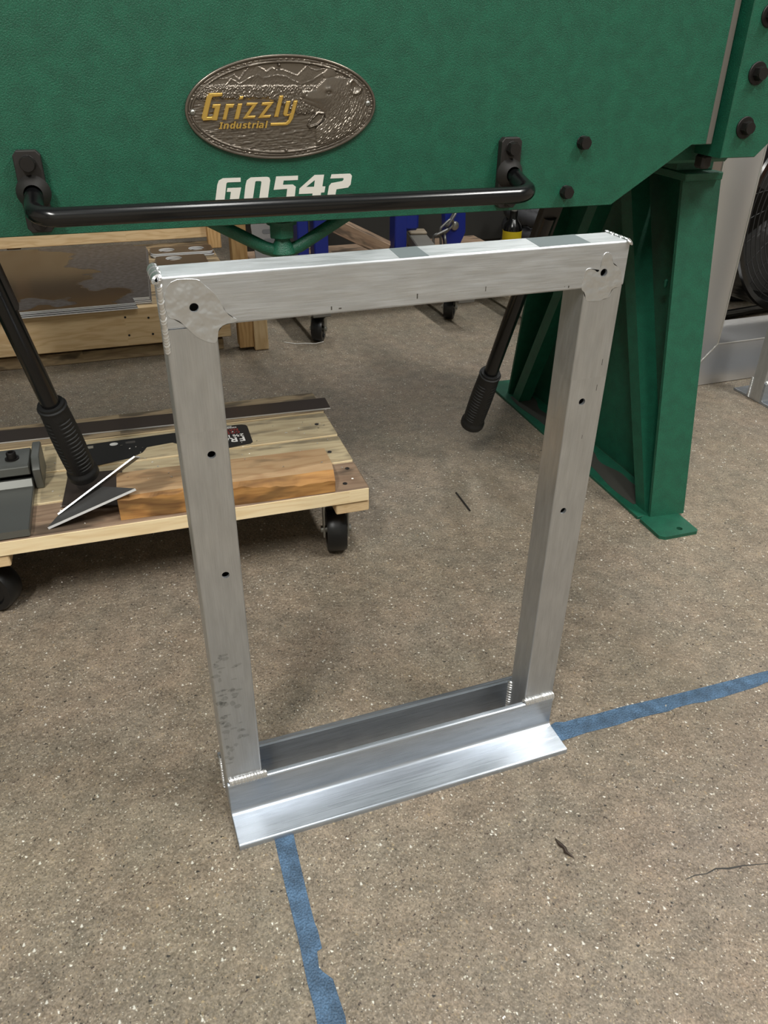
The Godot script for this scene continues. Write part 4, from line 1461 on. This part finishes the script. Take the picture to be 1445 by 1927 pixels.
func build_pallet() -> void:
	var o := thing("pallet_crate", "open wooden pallet crate holding a stack of steel sheets, back left behind the brake", "pallet", turned(-1.5, Vector3(-0.12, 0, -1.75)))
	var fz := 0.322
	part("front_board", plank(Vector3(0.95, 0.094, 0.02), 0.0015), M.wood_pale, o, Transform3D(Basis.IDENTITY, Vector3(-0.075, 0.086, fz - 0.01)))
	for i in 6:
		part("deck_board", plank(Vector3(0.98, 0.018, 0.098), 0.0015), M.wood_old, o, Transform3D(Basis.IDENTITY, Vector3(-0.05, 0.124, fz - 0.072 - i * 0.109)))
	for x in [-0.5, -0.1, 0.36]:
		part("stringer", plank(Vector3(0.62, 0.085, 0.035), 0.0015), M.wood, o, Transform3D(Basis(Vector3.UP, PI / 2), Vector3(x, 0.072, -0.012)))
	for z in [0.27, -0.3]:
		part("skid", plank(Vector3(0.9, 0.029, 0.07), 0.0015), M.wood_old, o, Transform3D(Basis.IDENTITY, Vector3(-0.07, 0.0148, z)))
	part("back_rail", plank(Vector3(1.0, 0.10, 0.022), 0.0015), M.wood_pale, o, Transform3D(Basis.IDENTITY, Vector3(-0.03, 0.198, -0.335)))
	part("back_rail", plank(Vector3(1.0, 0.09, 0.022), 0.0015), M.wood, o, Transform3D(Basis.IDENTITY, Vector3(-0.03, 0.36, -0.335)))
	var upright := Basis(Vector3.UP, Vector3.LEFT, Vector3.BACK)
	part("corner_post", plank(Vector3(0.60, 0.038, 0.04), 0.0015), M.wood, o, Transform3D(upright, Vector3(0.437, 0.309, fz - 0.006)))
	part("end_block", plank(Vector3(0.15, 0.036, 0.038), 0.0015), M.wood_pale, o, Transform3D(upright, Vector3(0.474, 0.0765, fz + 0.002)))
	part("corner_post", plank(Vector3(0.56, 0.04, 0.04), 0.0015), M.wood, o, Transform3D(upright, Vector3(0.455, 0.40, -0.31)))
	part("corner_post", plank(Vector3(0.60, 0.04, 0.04), 0.0015), M.wood_brown, o, Transform3D(upright, Vector3(-0.14, 0.44, -0.365)))
	for q in [[0.145, 0.112], [0.148, 0.066], [0.20, 0.106], [0.205, 0.064]]:
		var nb := MB.new()
		nb.lathe(PackedVector2Array([Vector2(0, -0.001), Vector2(0.0028, -0.001), Vector2(0.0028, 0.0006), Vector2(0, 0.0006)]), 12, Transform3D(Basis(Vector3.RIGHT, PI / 2), Vector3.ZERO))
		part("nail_head", nb, M.cabinet_b, o, Transform3D(Basis.IDENTITY, Vector3(q[0], q[1], fz)))
	# four big sheets with notched corners, each lying on the next
	var base := [-0.62, 1.425, 0.0455, 1.417, 0.043, 1.458, 0.083, 1.456, 0.128, 2.0, 0.094, 2.01, 0.09, 2.035, -0.60, 2.07]
	for i in 4:
		var pl := PackedVector2Array()
		for k in range(0, base.size(), 2):
			pl.append(Vector2(base[k] + [0.004, 0.002, 0.0, 0.0][i], base[k + 1] - [0.006, 0.003, 0.0, 0.0][i]))
		var s := part("steel_sheet", flat_sheet(pl, 0.1345 + i * 0.0036, 0.0028, M.sheet), M.sheet)
		tag(s, ["lowest steel sheet of the notched stack on the pallet crate, its edge standing out furthest", "second steel sheet from below in the notched stack on the pallet crate", "third steel sheet from below in the notched stack on the pallet crate", "topmost brown steel sheet of the notched stack, with grey dried stains"][i], "steel sheet", "notched steel sheets stacked on the pallet")
	# small drilled plates
	for st in [[Vector2(0.226, 1.935), 0.183, 0.085, -2.0, 3, "back"], [Vector2(0.207, 1.745), 0.142, 0.235, -2.0, 3, "front"]]:
		for i in st[4]:
			var b := MB.new()
			var pl := rounded(st[1], st[2], 0.018, 5)
			var hs: Array = [Vector2(-0.044, 0.0), Vector2(0.044, 0.0)] if st[5] == "back" else [Vector2(-0.02, 0.085), Vector2(0.0, -0.06)]
			var th := 0.0035
			var xf := Transform3D(Basis(Vector3.RIGHT, Vector3.FORWARD, Vector3.UP), Vector3.ZERO)
			b.extrude(pl, 0.0, th, 0.0, Transform3D.IDENTITY, false, true)
			var cc := b
			for h in hs:
				cc = cut_hole_keep(cc, h, 0.0235)
			for q in cc.v.size():
				cc.v[q] = xf * cc.v[q]
				cc.n[q] = xf.basis * cc.n[q]
			var am := cc.mesh()
			var e := MB.new()
			e.extrude(pl, 0.0, th, 0.0, xf, true, false)
			for h in hs:
				for w in 32:
					var a0 := TAU * w / 32
					var a1 := TAU * (w + 1) / 32
					var p0: Vector2 = h + Vector2(cos(a0), sin(a0)) * 0.0235
					var p1: Vector2 = h + Vector2(cos(a1), sin(a1)) * 0.0235
					e.quad(xf * Vector3(p1.x, p1.y, 0), xf * Vector3(p0.x, p0.y, 0), xf * Vector3(p0.x, p0.y, th), xf * Vector3(p1.x, p1.y, th))
			e.mesh(am)
			am.surface_set_material(0, M.dark_steel)
			am.surface_set_material(1, M.cut)
			var off := Vector3([0.003, -0.002, 0.0][i], 0, [0.004, 0.001, 0.0][i])
			var pt := part("drilled_plate", am, M.dark_steel, self, turned(st[3], Vector3(st[0].x, 0.1345 + i * 0.0042, -st[0].y) + off))
			var place: String = ["bottom", "middle", "top"][i]
			tag(pt, "%s plate of the %s pile of rounded steel plates with round holes" % [place, "rear" if st[5] == "back" else "front half-hidden"], "steel plate", "drilled steel plates on the pallet")


func cut_hole_keep(b: MB, c: Vector2, r: float) -> MB:
	return cut_hole(b, c, r)


# ------------------------------------------------------------------ under and behind the brake
func build_background() -> void:
	# low wheeled cart
	var o := thing("low_cart", "low dark wheeled cart behind the brake carrying blue steel posts", "cart", turned(0, Vector3(0.80, 0, -1.68)))
	part("deck", plank(Vector3(0.80, 0.022, 0.36), 0.002), M.wood_brown, o, Transform3D(Basis.IDENTITY, Vector3(0.02, 0.108, -0.10)))
	for x in [-0.293, 0.124, 0.33]:
		part("rail", plank(Vector3(0.60, 0.02, 0.05), 0.002), M.grey_paint, o, Transform3D(Basis(Vector3.UP, PI / 2), Vector3(x, 0.0865, 0.0)))
	caster(o, Vector3(-0.293, 0, 0.258), -28.0, 0.034, 0.028, 0.0765)
	caster(o, Vector3(0.124, 0, 0.19), -32.0, 0.034, 0.028, 0.0765)
	caster(o, Vector3(-0.293, 0, -0.22), 30.0, 0.034, 0.028, 0.0765)
	caster(o, Vector3(0.33, 0, -0.22), 30.0, 0.034, 0.028, 0.0765)
	# blue posts and clevis plate
	var y0 := 0.1195
	for q in [[0.566, -1.80, 0.034, "left"], [0.622, -1.80, 0.044, "second"], [0.878, -1.80, 0.040, "right"]]:
		var b := MB.new()
		b.box(Vector3(0, 0.165, 0), Vector3(q[2], 0.33, 0.05), 0.003)
		b.box(Vector3(0, 0.004, 0), Vector3(q[2] + 0.02, 0.008, 0.075), 0.002)
		if q[3] == "right":
			b.box(Vector3(0.035, 0.13, 0.012), Vector3(0.05, 0.12, 0.026), 0.01)
		tag(part("blue_post", b, M.blue, self, turned(0, Vector3(q[0], y0, q[1]))), {"left": "leftmost narrow blue steel post standing on the cart, near the brake's lock nut", "second": "wider blue steel post just right of the leftmost one, under the truss rod", "right": "tall blue steel post with a side hook, left of the hanging chain"}[q[3]], "steel post", "blue posts on the cart")
	var bp := thing("blue_clevis_plate", "blue steel plate with a round silver bolt head, right of the chain", "steel plate", turned(8, Vector3(1.062, y0, -1.80)))
	var pb := MB.new()
	pb.extrude(poly2([-0.02, 0.0, 0.02, 0.0, 0.045, 0.05, 0.038, 0.16, -0.04, 0.16, -0.03, 0.04]), -0.012, 0.012, 0.002)
	part("plate", pb, M.blue, bp)
	var bh := MB.new()
	bh.lathe(PackedVector2Array([Vector2(0.014, 0), Vector2(0.0135, 0.006), Vector2(0.01, 0.009), Vector2(0, 0.01)]), 24, Transform3D(Basis(Vector3.RIGHT, PI / 2), Vector3(0.0, 0.075, 0.012)))
	part("bolt_head", bh, M.zinc, bp)
	# chain: interlocked links between post and plate
	var ch := thing("chain", "short grey steel chain hanging between the blue post and the blue plate", "chain", turned(0, Vector3(0.985, y0, -1.765)))
	var link := MB.new()
	var lp := PackedVector3Array()
	for i in 33:
		var a := TAU * i / 32
		var s := Vector3(cos(a) * 0.0125, sin(a) * 0.0125 + (0.013 if sin(a) > 0 else -0.013), 0)
		lp.append(s)
	link.tube(lp, PackedFloat32Array([0.0042]), 10, false)
	var lm := link.mesh()
	for q in [[0.012, 0.032, 0.0, 0.0, 0.1], [0.022, 0.062, 0.004, 1.2, -1.2], [0.042, 0.078, 0.0, 0.2, -0.9], [0.036, 0.03, 0.01, 1.2, 0.15], [0.056, 0.1, 0.0, 1.3, -0.6]]:
		part("chain_link", lm, M.chain, ch, Transform3D(Basis(Vector3.BACK, q[4]) * Basis(Vector3.UP, q[3]), Vector3(q[0], q[1], q[2])))
	# grey square tube with its end cap, lying back to front
	var gt := thing("square_tube", "grey square steel tube lying on the cart beside the right blue post", "steel tube", turned(-12, Vector3(0.965, y0, -1.84)))
	var tb := MB.new()
	tb.box(Vector3(0, 0.02, 0.04), Vector3(0.06, 0.04, 0.20), 0.003)
	part("tube", tb, M.grey_paint, gt)
	var tc := MB.new()
	tc.box(Vector3(0, 0.045, -0.03), Vector3(0.056, 0.01, 0.05), 0.003)
	part("end_cap", tc, mat(Color(0.55, 0.5, 0.43), 0.6), gt)
	tag(part("wood_block", plank(Vector3(0.19, 0.042, 0.05), 0.002), M.wood_brown, self, Transform3D(Basis(Vector3.UP, -0.35) * Basis(Vector3.BACK, -0.42), Vector3(0.752, y0 + 0.06, -1.80))), "brown wooden block lying askew on the cart between the blue posts", "wood block")
	# slotted bracket, behind the crate's corner post
	var sb := MB.new()
	sb.extrude(rounded(0.10, 0.13, 0.012), -0.002, 0.002, 0.0005)
	var am := MB.new()
	am.v = sb.v
	am.n = sb.n
	var br := thing("slotted_bracket", "grey steel bracket with oval slots behind the crate's front corner post", "bracket", Transform3D(Basis(Vector3.RIGHT, -0.5), Vector3(0.463, 0.1845, -1.76)))
	part("plate", am, mat(Color(0.3, 0.29, 0.28), 0.5, 0.4), br)
	for y in [0.035, 0.008, -0.02]:
		var sl := MB.new()
		sl.extrude(rounded(0.05, 0.013, 0.006), 0.0015, 0.0026, 0.0)
		part("slot", sl, M.cabinet_b, br, Transform3D(Basis.IDENTITY, Vector3(0.006, y, 0)))
	# bottle
	var bt := thing("bottle", "dark bottle with a yellow label standing on the floor under the brake", "bottle", turned(0, Vector3(1.28, 0, -1.80)))
	var bm := MB.new()
	bm.lathe(PackedVector2Array([Vector2(0, 0.001), Vector2(0.028, 0.001), Vector2(0.031, 0.006), Vector2(0.031, 0.165), Vector2(0.028, 0.182), Vector2(0.016, 0.198), Vector2(0.013, 0.205), Vector2(0.013, 0.225), Vector2(0, 0.226)]), 28)
	part("body", bm, M.bottle, bt)
	var ly := MB.new()
	ly.lathe(PackedVector2Array([Vector2(0.0314, 0.07), Vector2(0.0316, 0.07), Vector2(0.0316, 0.165), Vector2(0.0314, 0.165)]), 28)
	part("yellow_label", ly, M.yellow, bt)
	var nz := MB.new()
	nz.lathe(PackedVector2Array([Vector2(0.009, 0.224), Vector2(0.007, 0.25), Vector2(0.004, 0.275), Vector2(0, 0.276)]), 16)
	part("nozzle", nz, M.grey_paint, bt)
	# coiled corrugated hose behind the bottle
	var hs := MB.new()
	var hp := PackedVector3Array()
	var hr := PackedFloat32Array()
	for i in 420:
		var s := float(i) / 419
		var a := s * TAU * 2.6
		hp.append(Vector3(cos(a) * 0.17, 0.031 + s * 0.15, sin(a) * 0.17))
		hr.append(0.026 + 0.003 * sin(i * 1.6))
	hs.tube(hp, hr, 12)
	tag(part("hose_coil", hs, mat(Color(0.2, 0.2, 0.21), 0.55), self, turned(0, Vector3(1.56, 0, -1.98))), "dark grey corrugated hose coiled on the floor behind the yellow-labelled bottle", "hose")
	# dark cabinets along the back
	for q in [[0.05, -2.95, 0.9, "left dark steel cabinet at the back wall, behind the pallet crate"], [1.08, -2.22, 1.15, "dark steel cabinet at the back wall, behind the low cart"], [2.15, -2.85, 0.95, "dark steel cabinet at the back wall, behind the fan"]]:
		var c := thing("steel_cabinet", q[3], "cabinet", turned(0, Vector3(q[0], 0, q[1])), "")
		var cb := MB.new()
		cb.box(Vector3(0, 0.9, -0.25), Vector3(q[2], 1.76, 0.5), 0.004)
		cb.box(Vector3(0, 0.012, -0.27), Vector3(q[2] - 0.06, 0.022, 0.42), 0.0)
		part("body", cb, M.cabinet, c)
		for s in [-1.0, 1.0]:
			var d := MB.new()
			d.box(Vector3(s * q[2] * 0.25, 0.9, 0.008), Vector3(q[2] * 0.5 - 0.006, 1.72, 0.016), 0.003)
			var dr := part("door", d, M.cabinet, c)
			var hd := MB.new()
			hd.bar(Vector3(s * 0.03, 0.85, 0.03), Vector3(s * 0.03, 1.0, 0.03), Vector3.RIGHT, 0.012, 0.012)
			part("handle", hd, M.zinc, dr)


# ------------------------------------------------------------------ right side: sheet frame, fan, cord
func build_right() -> void:
	var o := thing("open_panel", "tall welded aluminium sheet frame standing on edge behind the brake's right stand", "metal frame", turned(0, Vector3(1.217, 0.0015, -0.83)))
	var wd := 0.1
	var w := 0.9
	var h := 0.98
	var lip := 0.12
	var th := 0.002
	# bottom rail and left upright are mitred; each is a folded channel
	var rail := MB.new()
	rail.extrude(PackedVector2Array([Vector2(0, 0), Vector2(w, 0), Vector2(w - wd, wd), Vector2(wd, wd)]), -th, 0.0, 0.0004)
	rail.box(Vector3(w * 0.5, wd - th * 0.5, -lip * 0.5), Vector3(w - wd * 2.0 + 0.02, th, lip), 0.0003)
	rail.box(Vector3(w * 0.5, wd + 0.004, -lip), Vector3(w - wd * 2.0 + 0.02, 0.01, th), 0.0003)
	part("bottom_rail", rail, M.alu_sheet, o)
	var lu := MB.new()
	lu.extrude(PackedVector2Array([Vector2(0, 0), Vector2(wd, wd), Vector2(wd, h - wd), Vector2(0, h)]), -th, 0.0, 0.0004)
	lu.box(Vector3(wd - th * 0.5, h * 0.5, -lip * 0.5), Vector3(th, h - wd * 2.0, lip), 0.0003)
	lu.box(Vector3(th * 0.5, h * 0.5, -lip * 0.25), Vector3(th, h, lip * 0.5), 0.0003)
	part("side_rail", lu, M.alu_sheet, o)
	var ru := MB.new()
	ru.extrude(PackedVector2Array([Vector2(w, 0), Vector2(w, h), Vector2(w - wd, h - wd), Vector2(w - wd, wd)]), -th, 0.0, 0.0004)
	ru.box(Vector3(w - wd + th * 0.5, h * 0.5, -lip * 0.5), Vector3(th, h - wd * 2.0, lip), 0.0003)
	part("side_rail", ru, M.alu_sheet, o)
	var tr := MB.new()
	tr.extrude(PackedVector2Array([Vector2(0, h), Vector2(wd, h - wd), Vector2(w - wd, h - wd), Vector2(w, h)]), -th, 0.0, 0.0004)
	tr.box(Vector3(w * 0.5, h - wd + th * 0.5, -lip * 0.5), Vector3(w - wd * 2.0, th, lip), 0.0003)
	part("top_rail", tr, M.alu_sheet, o)
	for q in [[Vector3(wd, wd, -0.001), Vector3(wd, h - wd, -0.001)], [Vector3(0.0, 0.0, -0.001), Vector3(0.0, h, -0.001)], [Vector3(wd, wd, -0.001), Vector3(w - wd, wd, -0.001)]]:
		var hem := MB.new()
		hem.tube(PackedVector3Array(q), PackedFloat32Array([0.0026]), 10)
		part("rounded_hem", hem, M.weld, o)
	part("weld_bead", bead(Vector3(0.002, 0.002, 0.0), Vector3(wd, wd, 0.0), Vector3.BACK, 0.003), M.weld, o)
	# fan with a wire guard
	var f := thing("floor_fan", "black round floor fan with a fine wire guard, seen through the aluminium sheet frame", "fan", turned(6, Vector3(1.70, 0.345, -1.04)))
	var R := 0.252
	var drum := MB.new()
	drum.lathe(PackedVector2Array([Vector2(R - 0.012, 0.06), Vector2(R, 0.06), Vector2(R + 0.004, 0.055), Vector2(R, 0.05), Vector2(R, -0.09), Vector2(R - 0.02, -0.12), Vector2(R - 0.03, -0.12), Vector2(R - 0.012, -0.09), Vector2(R - 0.012, 0.06)]), 64, Transform3D(Basis(Vector3.RIGHT, PI / 2), Vector3(0, 0, -0.03)))
	part("drum", drum, M.black, f)
	var guard := MB.new()
	for i in 19:
		var r := 0.03 + i * 0.0122
		var p := PackedVector3Array()
		for k in 49:
			p.append(Vector3(cos(TAU * k / 48) * r, sin(TAU * k / 48) * r, 0.045 - 0.03 * pow(r / R, 3.0)))
		guard.tube(p, PackedFloat32Array([0.0015]), 5, false)
	for i in 24:
		var p := PackedVector3Array()
		for k in 7:
			var r := 0.025 + k * 0.0375
			var a := TAU * i / 24 + k * 0.1
			p.append(Vector3(cos(a) * r, sin(a) * r, 0.042 - 0.03 * pow(r / R, 3.0)))
		guard.tube(p, PackedFloat32Array([0.0016]), 5, false)
	part("wire_guard", guard, mat(Color(0.2, 0.2, 0.2), 0.35, 0.4), f)
	var hub := MB.new()
	hub.lathe(PackedVector2Array([Vector2(0.045, -0.08), Vector2(0.045, -0.01), Vector2(0.03, 0.008), Vector2(0, 0.01)]), 28, Transform3D(Basis(Vector3.RIGHT, PI / 2), Vector3.ZERO))
	var motor := part("motor_hub", hub, M.black, f)
	for k in 3:
		var bl := MB.new()
		var rows: Array = []
		for i in 9:
			var s := float(i) / 8
			var r := 0.04 + 0.18 * s
			var half := 0.35 + 0.28 * sin(s * PI * 0.8)
			var row: Array = []
			for j in 7:
				var q := (float(j) / 6 - 0.5) * 2.0
				var a := TAU * k / 3 + q * half * 0.9 + s * 0.2
				row.append(Vector3(cos(a) * r, sin(a) * r, -0.045 + q * 0.028))
			rows.append(row)
		for i in 8:
			for j in 6:
				bl.quad(rows[i][j], rows[i + 1][j], rows[i + 1][j + 1], rows[i][j + 1])
				bl.quad(rows[i][j] + Vector3(0, 0, -0.002), rows[i][j + 1] + Vector3(0, 0, -0.002), rows[i + 1][j + 1] + Vector3(0, 0, -0.002), rows[i + 1][j] + Vector3(0, 0, -0.002))
		part("fan_blade", bl, mat(Color(0.22, 0.22, 0.22), 0.4, 0.3), f)
	var sd := MB.new()
	for s in [-1.0, 1.0]:
		sd.tube(PackedVector3Array([Vector3(s * 0.265, 0.0, -0.06), Vector3(s * 0.265, -0.31, -0.06), Vector3(s * 0.255, -0.331, -0.06)]), PackedFloat32Array([0.012]), 12)
	sd.tube(PackedVector3Array([Vector3(-0.265, -0.331, 0.06), Vector3(-0.265, -0.331, -0.2)]), PackedFloat32Array([0.012]), 12)
	sd.tube(PackedVector3Array([Vector3(0.265, -0.331, 0.06), Vector3(0.265, -0.331, -0.2)]), PackedFloat32Array([0.012]), 12)
	sd.tube(PackedVector3Array([Vector3(-0.265, -0.331, -0.19), Vector3(0.265, -0.331, -0.19)]), PackedFloat32Array([0.012]), 12)
	part("base_stand", sd, M.black, f)
	# dark bin behind the fan so that the guard stands before a dark ground
	var bn := thing("black_bin", "large black plastic bin standing behind the floor fan", "bin", turned(0, Vector3(1.95, 0, -1.62)))
	var bnm := MB.new()
	bnm.lathe(PackedVector2Array([Vector2(0, 0.002), Vector2(0.27, 0.002), Vector2(0.28, 0.01), Vector2(0.33, 0.74), Vector2(0.345, 0.74), Vector2(0.345, 0.77), Vector2(0.32, 0.77), Vector2(0.27, 0.03), Vector2(0, 0.02)]), 40)
	part("shell", bnm, M.cabinet_b, bn)
	for s in [-1.0, 1.0]:
		var hh := MB.new()
		hh.box(Vector3(s * 0.36, 0.66, 0), Vector3(0.06, 0.03, 0.14), 0.008)
		part("handle", hh, M.cabinet_b, bn)
	# orange cord hung over the fan
	var oc := MB.new()
	for k in 3:
		var p := PackedVector3Array()
		for i in 41:
			var a := 1.5 + 3.2 * i / 40.0
			p.append(Vector3(0.165 + cos(a) * (0.16 - k * 0.010), 0.05 + sin(a) * (0.13 - k * 0.008), 0.007 * k + 0.004 * sin(a * 3.0)))
		oc.tube(p, PackedFloat32Array([0.0048]), 10)
	tag(part("orange_cord", oc, M.orange, self, turned(0, Vector3(1.515, 0.36, -0.965))), "loops of orange electric cord hanging in front of the fan guard", "cord")


# ------------------------------------------------------------------ on the floor
func tape_strip(a: Array, words: String) -> void:
	var b := MB.new()
	var pl := PackedVector2Array()
	for i in range(0, a.size(), 2):
		pl.append(Vector2(a[i], -a[i + 1]))
	b.extrude(pl, 0.0, 0.0004, 0.0, Transform3D(Basis(Vector3.RIGHT, Vector3.FORWARD, Vector3.UP), Vector3(0, 0.0002, 0)))
	tag(part("floor_tape", b, M.tape), words, "tape", "blue tape strips")


func build_floor_bits() -> void:
	tape_strip([0.0405, -0.02, 0.0585, -0.02, 0.058, 0.046, 0.057, 0.055, 0.0548, 0.09, 0.053, 0.125, 0.0522, 0.150, 0.0530, 0.158, 0.0520, 0.176, 0.0468, 0.1775, 0.0445, 0.192, 0.0468, 0.197, 0.0535, 0.206, 0.0538, 0.225, 0.0545, 0.240, 0.0510, 0.258, 0.0485, 0.28, 0.0482, 0.42, 0.0205, 0.42, 0.0245, 0.30, 0.0310, 0.225, 0.0310, 0.20, 0.0335, 0.16, 0.0345, 0.11, 0.0365, 0.06], "ragged blue tape strip on the floor running from the frame towards the viewer")
	tape_strip([0.36, 0.006, 0.394, 0.0055, 0.402, 0.003, 0.412, 0.0065, 0.43, 0.0065, 0.456, 0.008, 0.50, 0.0085, 0.56, 0.012, 0.60, 0.0135, 0.66, 0.0155, 0.705, 0.0165, 0.725, 0.0175, 0.735, 0.022, 0.95, 0.028, 0.95, 0.048, 0.72, 0.0345, 0.70, 0.0345, 0.685, 0.0365, 0.655, 0.0368, 0.63, 0.0372, 0.60, 0.0362, 0.585, 0.0335, 0.56, 0.0325, 0.545, 0.0345, 0.525, 0.0325, 0.50, 0.0315, 0.47, 0.0325, 0.43, 0.0305, 0.40, 0.0318, 0.36, 0.031], "ragged blue tape strip on the floor running off to the right of the frame")
	var ck := MB.new()
	ck.tube(PackedVector3Array([Vector3(0.418, -0.0003, 0.232), Vector3(0.43, -0.0003, 0.2315), Vector3(0.442, -0.0003, 0.234), Vector3(0.455, -0.0003, 0.2325), Vector3(0.468, -0.0003, 0.237), Vector3(0.483, -0.0003, 0.239), Vector3(0.51, -0.0003, 0.246)]), PackedFloat32Array([0.0005, 0.0008, 0.0007, 0.001, 0.0012, 0.0009, 0.0006]), 6)
	part("crack", ck, M.cabinet, get_node("floor"))
	# a thin rod and a curled shaving
	var rd := MB.new()
	rd.tube(PackedVector3Array([Vector3(0.519, 0.0016, -0.55), Vector3(0.516, 0.0016, -0.484)]), PackedFloat32Array([0.0015]), 8)
	tag(part("thin_rod", rd, M.bracket), "thin grey metal rod lying on the floor behind the right upright", "rod")
	var wp := MB.new()
	wp.tube(PackedVector3Array([Vector3(0.317, 0.001, 0.147), Vector3(0.3178, 0.002, 0.155), Vector3(0.3205, 0.0012, 0.160), Vector3(0.319, 0.0018, 0.165), Vector3(0.3235, 0.001, 0.173)]), PackedFloat32Array([0.0006, 0.0026, 0.0021, 0.0024, 0.0006]), 6)
	for q in wp.v.size():
		wp.v[q].y *= 0.7
	tag(part("curled_shaving", wp, M.dark_steel), "dark curled metal shaving on the floor in front of the frame's right foot", "debris")
	var st := MB.new()
	st.tube(PackedVector3Array([Vector3(0.414, 0.0015, -1.434), Vector3(0.44, 0.0015, -1.412), Vector3(0.465, 0.0015, -1.408), Vector3(0.49, 0.0015, -1.398), Vector3(0.515, 0.0015, -1.405)]), PackedFloat32Array([0.0013]), 6)
	tag(part("white_string", st, M.label_white), "short white string on the floor beside the crate's end block", "string")
	# shavings: far too many to count
	var fl := MB.new()
	for i in 900:
		var x := rng.randf_range(-0.9, 1.5)
		var z := rng.randf_range(-1.5, 0.45)
		var y := 0.0008
		var s := rng.randf_range(0.0004, 0.0010)
		if i % 6 == 0:
			x = rng.randf_range(-0.17, 0.29)
			z = rng.randf_range(-0.66, -0.42)
			y = 0.1408 if z > -0.478 else 0.142
			if x > -0.06 and z > -0.475 and x < 0.24:
				y = 0.1795
				s *= 1.2
			elif z < -0.57:
				y = 0.1433
		elif z > -0.06 and z < 0.06 and x > -0.02 and x < 0.42:
			continue
		var a := rng.randf() * TAU
		var u := Vector3(cos(a), rng.randf_range(-0.2, 0.4), sin(a)) * s * rng.randf_range(0.8, 2.4)
		var v := Vector3(-sin(a), 0.3, cos(a)) * s
		var c := Vector3(x, y, z)
		fl.quad(c - u - v, c - u + v, c + u + v, c + u - v)
		fl.tri(c - u - v, c + Vector3(0, s, 0), c + u - v)
	var fm := part("metal_shavings", fl, M.flake)
	tag(fm, "tiny pale metal shavings and chips scattered over the floor and the dolly", "debris", "", "stuff")


# ------------------------------------------------------------------ all together
func _ready() -> void:
	rng.seed = 20240611
	var cam := Camera3D.new()
	cam.name = "camera"
	cam.fov = 66.086
	cam.near = 0.02
	cam.far = 40.0
	cam.rotation_order = EULER_ORDER_YXZ
	cam.rotation_degrees = Vector3(-31.7063, -20.4644, 0.8459)
	cam.position = Vector3(-0.04263, 0.7308, 0.57732)
	add_child(cam)
	cam.make_current()
	var env := Environment.new()
	env.background_mode = Environment.BG_COLOR
	env.background_color = Color(0.02, 0.02, 0.02)
	env.tonemap_mode = Environment.TONE_MAPPER_LINEAR
	env.tonemap_exposure = 1.0
	env.sdfgi_enabled = true
	env.ssao_enabled = true
	env.ssil_enabled = true
	var we := WorldEnvironment.new()
	we.name = "world_environment"
	we.environment = env
	add_child(we)
	make_materials()
	ceiling_light(Vector3(-1.24, 3.3, 1.9), Vector2(0.2, 1.3), 11.5, "long ceiling light panel behind the viewer to the left")
	ceiling_light(Vector3(0.36, 3.3, 0.75), Vector2(0.2, 1.3), 2.6, "long ceiling light panel nearest overhead above the frame")
	ceiling_light(Vector3(1.96, 3.3, 1.3), Vector2(0.2, 1.3), 8.5, "long ceiling light panel behind the viewer to the right")
	ceiling_light(Vector3(0.36, 3.3, -2.4), Vector2(0.2, 1.3), 1.3, "long ceiling light panel at the back behind the brake")
	ceiling_light(Vector3(1.96, 3.3, -1.7), Vector2(0.2, 1.3), 3.6, "long ceiling light panel at the back right over the fan")
	build_room()
	build_brake()
	build_frame()
	build_dolly()
	build_pallet()
	build_background()
	build_right()
	build_floor_bits()
